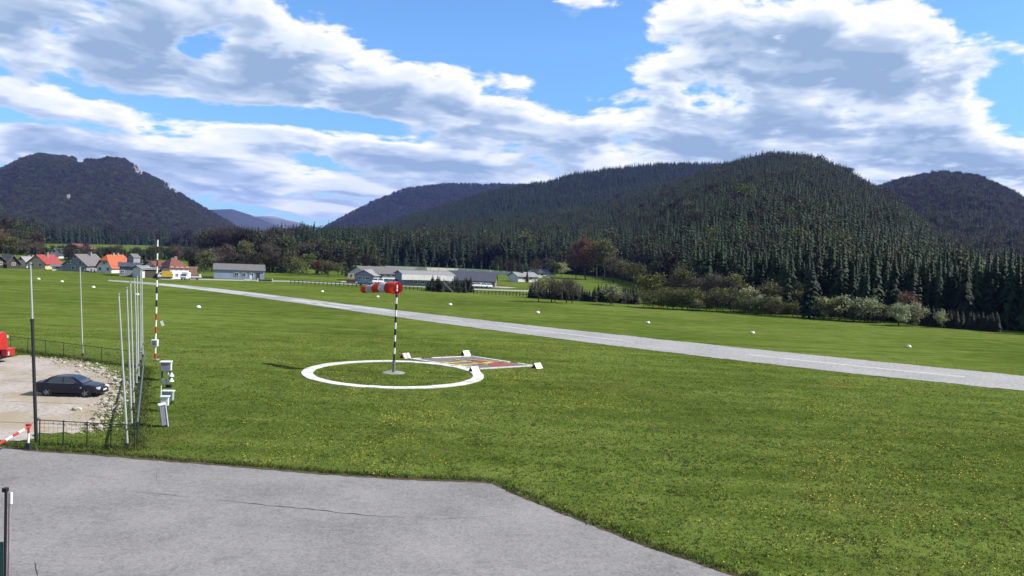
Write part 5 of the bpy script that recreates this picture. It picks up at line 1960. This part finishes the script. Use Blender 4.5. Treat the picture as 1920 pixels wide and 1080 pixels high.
# billboard, utility pole, sign post, ladder
b = G(658, 530)
t = thing('billboard', 'pale yellow billboard on brown posts left of the clubhouse', 'billboard', b, face(b))
MB().box((0, 0, 1.95), (1.7, .10, 1.5)).build('board', pm('billboard_cream', (.72, .60, .42), .6, var=.05), t)
MB().box((0, -.06, 2.0), (.55, .02, .9), mat=Matrix.Rotation(.5, 3, 'Y')).build('printed_motif', pm('billboard_brown', (.22, .10, .06), .6), t)
for x in (-.7, .7):
    MB().box((x, .08, .6), (.12, .12, 1.5)).build('post', M_WOOD, t)
MB().box((0, .3, .45), (2.6, .7, .9)).build('plinth', pm('plinth_brown', (.13, .07, .055), .8), t)
for px, y0, y1, lb in [(374, 521, 487, 'wooden utility pole right of the trailers'), (282, 521, 489, 'thin utility pole behind the carport')]:
    b = G(px, y0)
    t = thing('utility_pole', lb, 'utility pole', b, face(b))
    h = HT(px, y1, b)
    MB().tube((0, 0, -.2), (0, 0, h), .10, .07, 8).build('pole', M_WOOD, t)
    MB().box((0, 0, h - .35), (1.1, .09, .09)).build('cross_arm', M_WOOD, t)
    for x in (-.45, 0, .45):
        MB().tube((x, 0, h - .31), (x, 0, h - .15), .035, .03, 6).build('insulator', M_CONC, t)
b = G(470, 525)
t = thing('sign_post', 'small white sign before the right part of the blue hall', 'sign', b, face(b))
MB().box((0, 0, .85), (.55, .05, 1.1)).build('board', M_WHITE, t)
MB().tube((0, .05, -.1), (0, .05, .9), .04, .04, 6).build('post', M_STEEL, t)
b = G(497, 528.5)
t = thing('cart_rack', 'low dark rack with white ends on the roadside right of the hall', 'rack', b, face(b))
MB().box((0, 0, .42), (3.4, .8, .35)).build('bed', M_BLACK, t)
for x in (-1.85, 1.85):
    MB().box((x, 0, .45), (.22, .9, .9)).build('end_board', M_WHITE, t)
b = G(465, 527)
t = thing('concrete_slab', 'low pale bench slab before the blue hall', 'bench', b, face(b))
MB().box((0, 0, .35), (2.2, .6, .12)).build('seat', M_WHITE, t)
for x in (-.8, .8):
    MB().box((x, 0, .14), (.2, .5, .3)).build('leg', M_CONC, t)


def ladder():
    b, tp = G(851, 549.5), None
    t = thing('leaning_ladder', 'long pale ladder leaning against the dark block hedge', 'ladder', b)
    top = AT(834, 528, b) + Vector((-.6, 1.6, 0)) - b
    off = Vector((.14, .10, 0))
    for s in (-1, 1):
        MB().tube(off * s, top + off * s, .045, .045, 6).build('rail', M_STEEL, t)
    for k in range(1, 13):
        p = top * (k / 13)
        MB().tube(p - off, p + off, .025, .025, 6).build('rung', M_STEEL, t)
    p = G(832, 548)
    q = thing('thin_pole', 'thin upright pole beside the leaning ladder', 'pole', p)
    MB().tube((0, 0, -.1), (0, 0, HT(832, 528, p)), .05, .04, 6).build('tube', M_STEEL, q)
    MB().box((0, 0, .1), (.3, .3, .25)).build('foot', M_CONC, q)


ladder()


# ------------------------------------------------------------------ stones round the gravel lot
def stone_mesh(seed):
    r = random.Random(seed)
    bm = bmesh.new()
    bmesh.ops.create_icosphere(bm, subdivisions=1, radius=.5)
    for v in bm.verts:
        v.co = Vector((v.co.x * r.uniform(.8, 1.25), v.co.y * r.uniform(.7, 1.2), v.co.z * r.uniform(.45, .75)))
    me = bpy.data.meshes.new('stone')
    bm.to_mesh(me)
    bm.free()
    me.materials.append(M_STONE)
    return me


ST = [stone_mesh(i) for i in range(6)]
edge_line = rough_edge([G(*p) for p in [(100, 673), (130, 681), (165, 690), (190, 702), (207, 716), (207, 736), (198, 758), (184, 778), (170, 796), (158, 806)]], .05, .16, 12)
for i in range(110):
    p = random.choice(edge_line)
    x, y = p.x + random.gauss(.1, .55), p.y + random.gauss(0, .55)
    s = random.uniform(.16, .48) * (1.25 if random.random() < .12 else 1)
    o = link('stone', random.choice(ST), None, (x, y, s * .12 + .01), random.uniform(0, 6.28), s)
    where = 'beyond the dark car' if y > 53 else 'right of the dark car nose' if y > 47.5 else 'between the dark car and the near fence'
    size = 'large' if s > .4 else 'small' if s < .26 else 'mid sized'
    tag(o, size + ' pale rock in the loose stones ' + where, 'rock', 'rocks edging the gravel lot')

lot_np = np.array(lot_poly)
apron_np = [(p.x, p.y) for p in apron_poly]
# loose chippings: too small to tell apart
n = 2600
P = []
for _ in range(n):
    p = random.choice(edge_line)
    P.append((p.x + random.gauss(0, .8), p.y + random.gauss(0, .8)))
P = np.array(P)
tet = np.array([(0, 0, .9), (.9, 0, -.3), (-.45, .78, -.3), (-.45, -.78, -.3)])
sz = RNG.uniform(.025, .085, n)
ang = RNG.uniform(0, 6.28, n)
V = np.zeros((n, 4, 3))
for k in range(4):
    V[:, k, 0] = P[:, 0] + sz * (tet[k, 0] * np.cos(ang) - tet[k, 1] * np.sin(ang)) * 1.3
    V[:, k, 1] = P[:, 1] + sz * (tet[k, 0] * np.sin(ang) + tet[k, 1] * np.cos(ang))
    V[:, k, 2] = .03 + sz * tet[k, 2] * .8
F = (np.arange(n)[:, None, None] * 4 + np.array([(0, 1, 2), (0, 2, 3), (0, 3, 1)])[None]).reshape(-1, 3)
tag(link('chippings', npmesh('chippings', V.reshape(-1, 3), F, M_STONE)), 'loose pale chippings along the gravel edge', None, None, 'stuff')


# ------------------------------------------------------------------ grass blades and dandelions in the near field
def near_points(n, dmin, dmax, a0=-.66, a1=.66, power=1.0):
    az = RNG.uniform(a0, a1, n)
    d = np.sqrt(RNG.uniform(0, 1, n) ** power * (dmax ** 2 - dmin ** 2) + dmin ** 2)
    P = np.stack([np.sin(az) * d, np.cos(az) * d], 1)
    ok = ~inpoly(P, apron_np) & ~inpoly(P, [(x, y) for x, y in lot_poly])
    r = np.hypot(P[:, 0] + 9.42, P[:, 1] - 65.65)
    ok &= ~((r > 6.3) & (r < 7.6))
    sq = [G(770, 673.5), G(884, 669), G(1000, 686.5), G(898, 692.5)]
    ok &= ~inpoly(P, [(p.x, p.y) for p in sq])
    rp = np.concatenate([RN, RF[::-1]])
    ok &= ~inpoly(P, rp)
    return P[ok]


def blades(P, h, wd, name, mat, label):
    n = len(P)
    k = 3
    base = np.repeat(P, k, 0) + RNG.normal(0, .05, (n * k, 2))
    a = RNG.uniform(0, 6.28, n * k)
    hh = h * RNG.uniform(.5, 1.3, n * k)
    ww = wd * RNG.uniform(.6, 1.3, n * k)
    lean = RNG.normal(0, .5, (n * k, 2)) * hh[:, None]
    V = np.zeros((n * k, 3, 3))
    V[:, 0, :2] = base - np.stack([np.cos(a), np.sin(a)], 1) * ww[:, None]
    V[:, 1, :2] = base + np.stack([np.cos(a), np.sin(a)], 1) * ww[:, None]
    V[:, 2, :2] = base + lean
    V[:, 2, 2] = hh
    F = np.arange(n * k * 3).reshape(-1, 3)
    return tag(link(name, npmesh(name, V.reshape(-1, 3), F, mat)), label, None, None, 'stuff')


M_BLADE = leafmat('grass_blade', (0.172, 0.215, 0.054), 0.0, .25)
M_BLADE2 = leafmat('grass_blade_dark', (0.120, 0.160, 0.036), 0.0, .25)
P = near_points(230000, 17, 105, power=1.15)
keep_ = RNG.uniform(0, 1, len(P)) < np.interp(np.hypot(P[:, 0], P[:, 1]), [45, 105], [1, .0])
P = P[keep_]
dens_ = vnoise(P[:, 0] / 1.1 + 40, P[:, 1] / 1.6 + 40, 77)
blades(P[dens_ > .36], .07, .018, 'grass', M_BLADE, 'light tufts of grass in the near field')
blades(P[dens_ <= .46], .06, .02, 'grass', M_BLADE2, 'darker tufts of grass in the near field')
# taller fringe along the apron and the lot
E_ = []
for p in apron_edge:
    for _ in range(26):
        E_.append((p.x + random.gauss(0, .35), p.y + .22 + abs(random.gauss(0, .22))))
for p in rough_edge([cSW, cSE], .1, .1, 3) + rough_edge([cSE, cNE], .1, .1, 4) + rough_edge([cNW, cNE], .1, .1, 4):
    for _ in range(7):
        E_.append((p.x + random.gauss(0, .3), p.y + random.gauss(0, .3)))
E_ = np.array(E_)
E_ = E_[~inpoly(E_, apron_np)]
blades(E_, .15, .026, 'grass', M_BLADE2, 'longer grass fringe along the apron and the fences')

M_DAND = pm('dandelion_yellow', (0.74, 0.56, 0.03), 0.7, var=0.1)
P = near_points(130000, 19, 92, -.32, .66, 1.0)
c1 = vnoise(P[:, 0] / 6 + 3, P[:, 1] / 7 + 8, 5)
c2 = vnoise(P[:, 0] / 1.4 + 3, P[:, 1] / 1.4 + 8, 6)
far_d = np.hypot(P[:, 0], P[:, 1])
prob = np.clip((c1 - .36) * 2.0, 0, 1) * np.clip((c2 - .33) * 2.2, 0, 1) * .95 + .06
P = P[RNG.uniform(0, 1, len(P)) < prob]
n = len(P)
k = 6
th = np.arange(k) * 2 * math.pi / k
rr = RNG.uniform(.014, .029, n)
hz_ = RNG.uniform(.05, .12, n)
tilt = RNG.normal(0, .35, (n, 2))
V = np.zeros((n, k, 3))
for j in range(k):
    V[:, j, 0] = P[:, 0] + rr * math.cos(th[j])
    V[:, j, 1] = P[:, 1] + rr * math.sin(th[j])
    V[:, j, 2] = hz_ + rr * (tilt[:, 0] * math.cos(th[j]) + tilt[:, 1] * math.sin(th[j]))
F = np.arange(n * k).reshape(-1, k)
tag(link('dandelions', npmesh('dandelions', V.reshape(-1, 3), F, M_DAND)), 'yellow dandelion heads scattered over the near field', None, None, 'stuff')

# ------------------------------------------------------------------ haze over the valley
hz = MB().box((0, 5000, 227), (21600, 11400, 466)).build('haze', M_WHITE)
hz.data.materials.clear()
hm = bpy.data.materials.new('haze_air')
hm.use_nodes = True
ht = hm.node_tree
ht.nodes.clear()
pv = ht.nodes.new('ShaderNodeVolumePrincipled')
pv.inputs['Color'].default_value = (0.22, 0.32, 1.0, 1)
pv.inputs['Density'].default_value = 0.000036
pv.inputs['Anisotropy'].default_value = 0.0
ho = ht.nodes.new('ShaderNodeOutputMaterial')
ht.links.new(pv.outputs[0], ho.inputs['Volume'])
hz.data.materials.append(hm)
tag(hz, 'thin blue haze in the valley air', None, None, 'stuff')
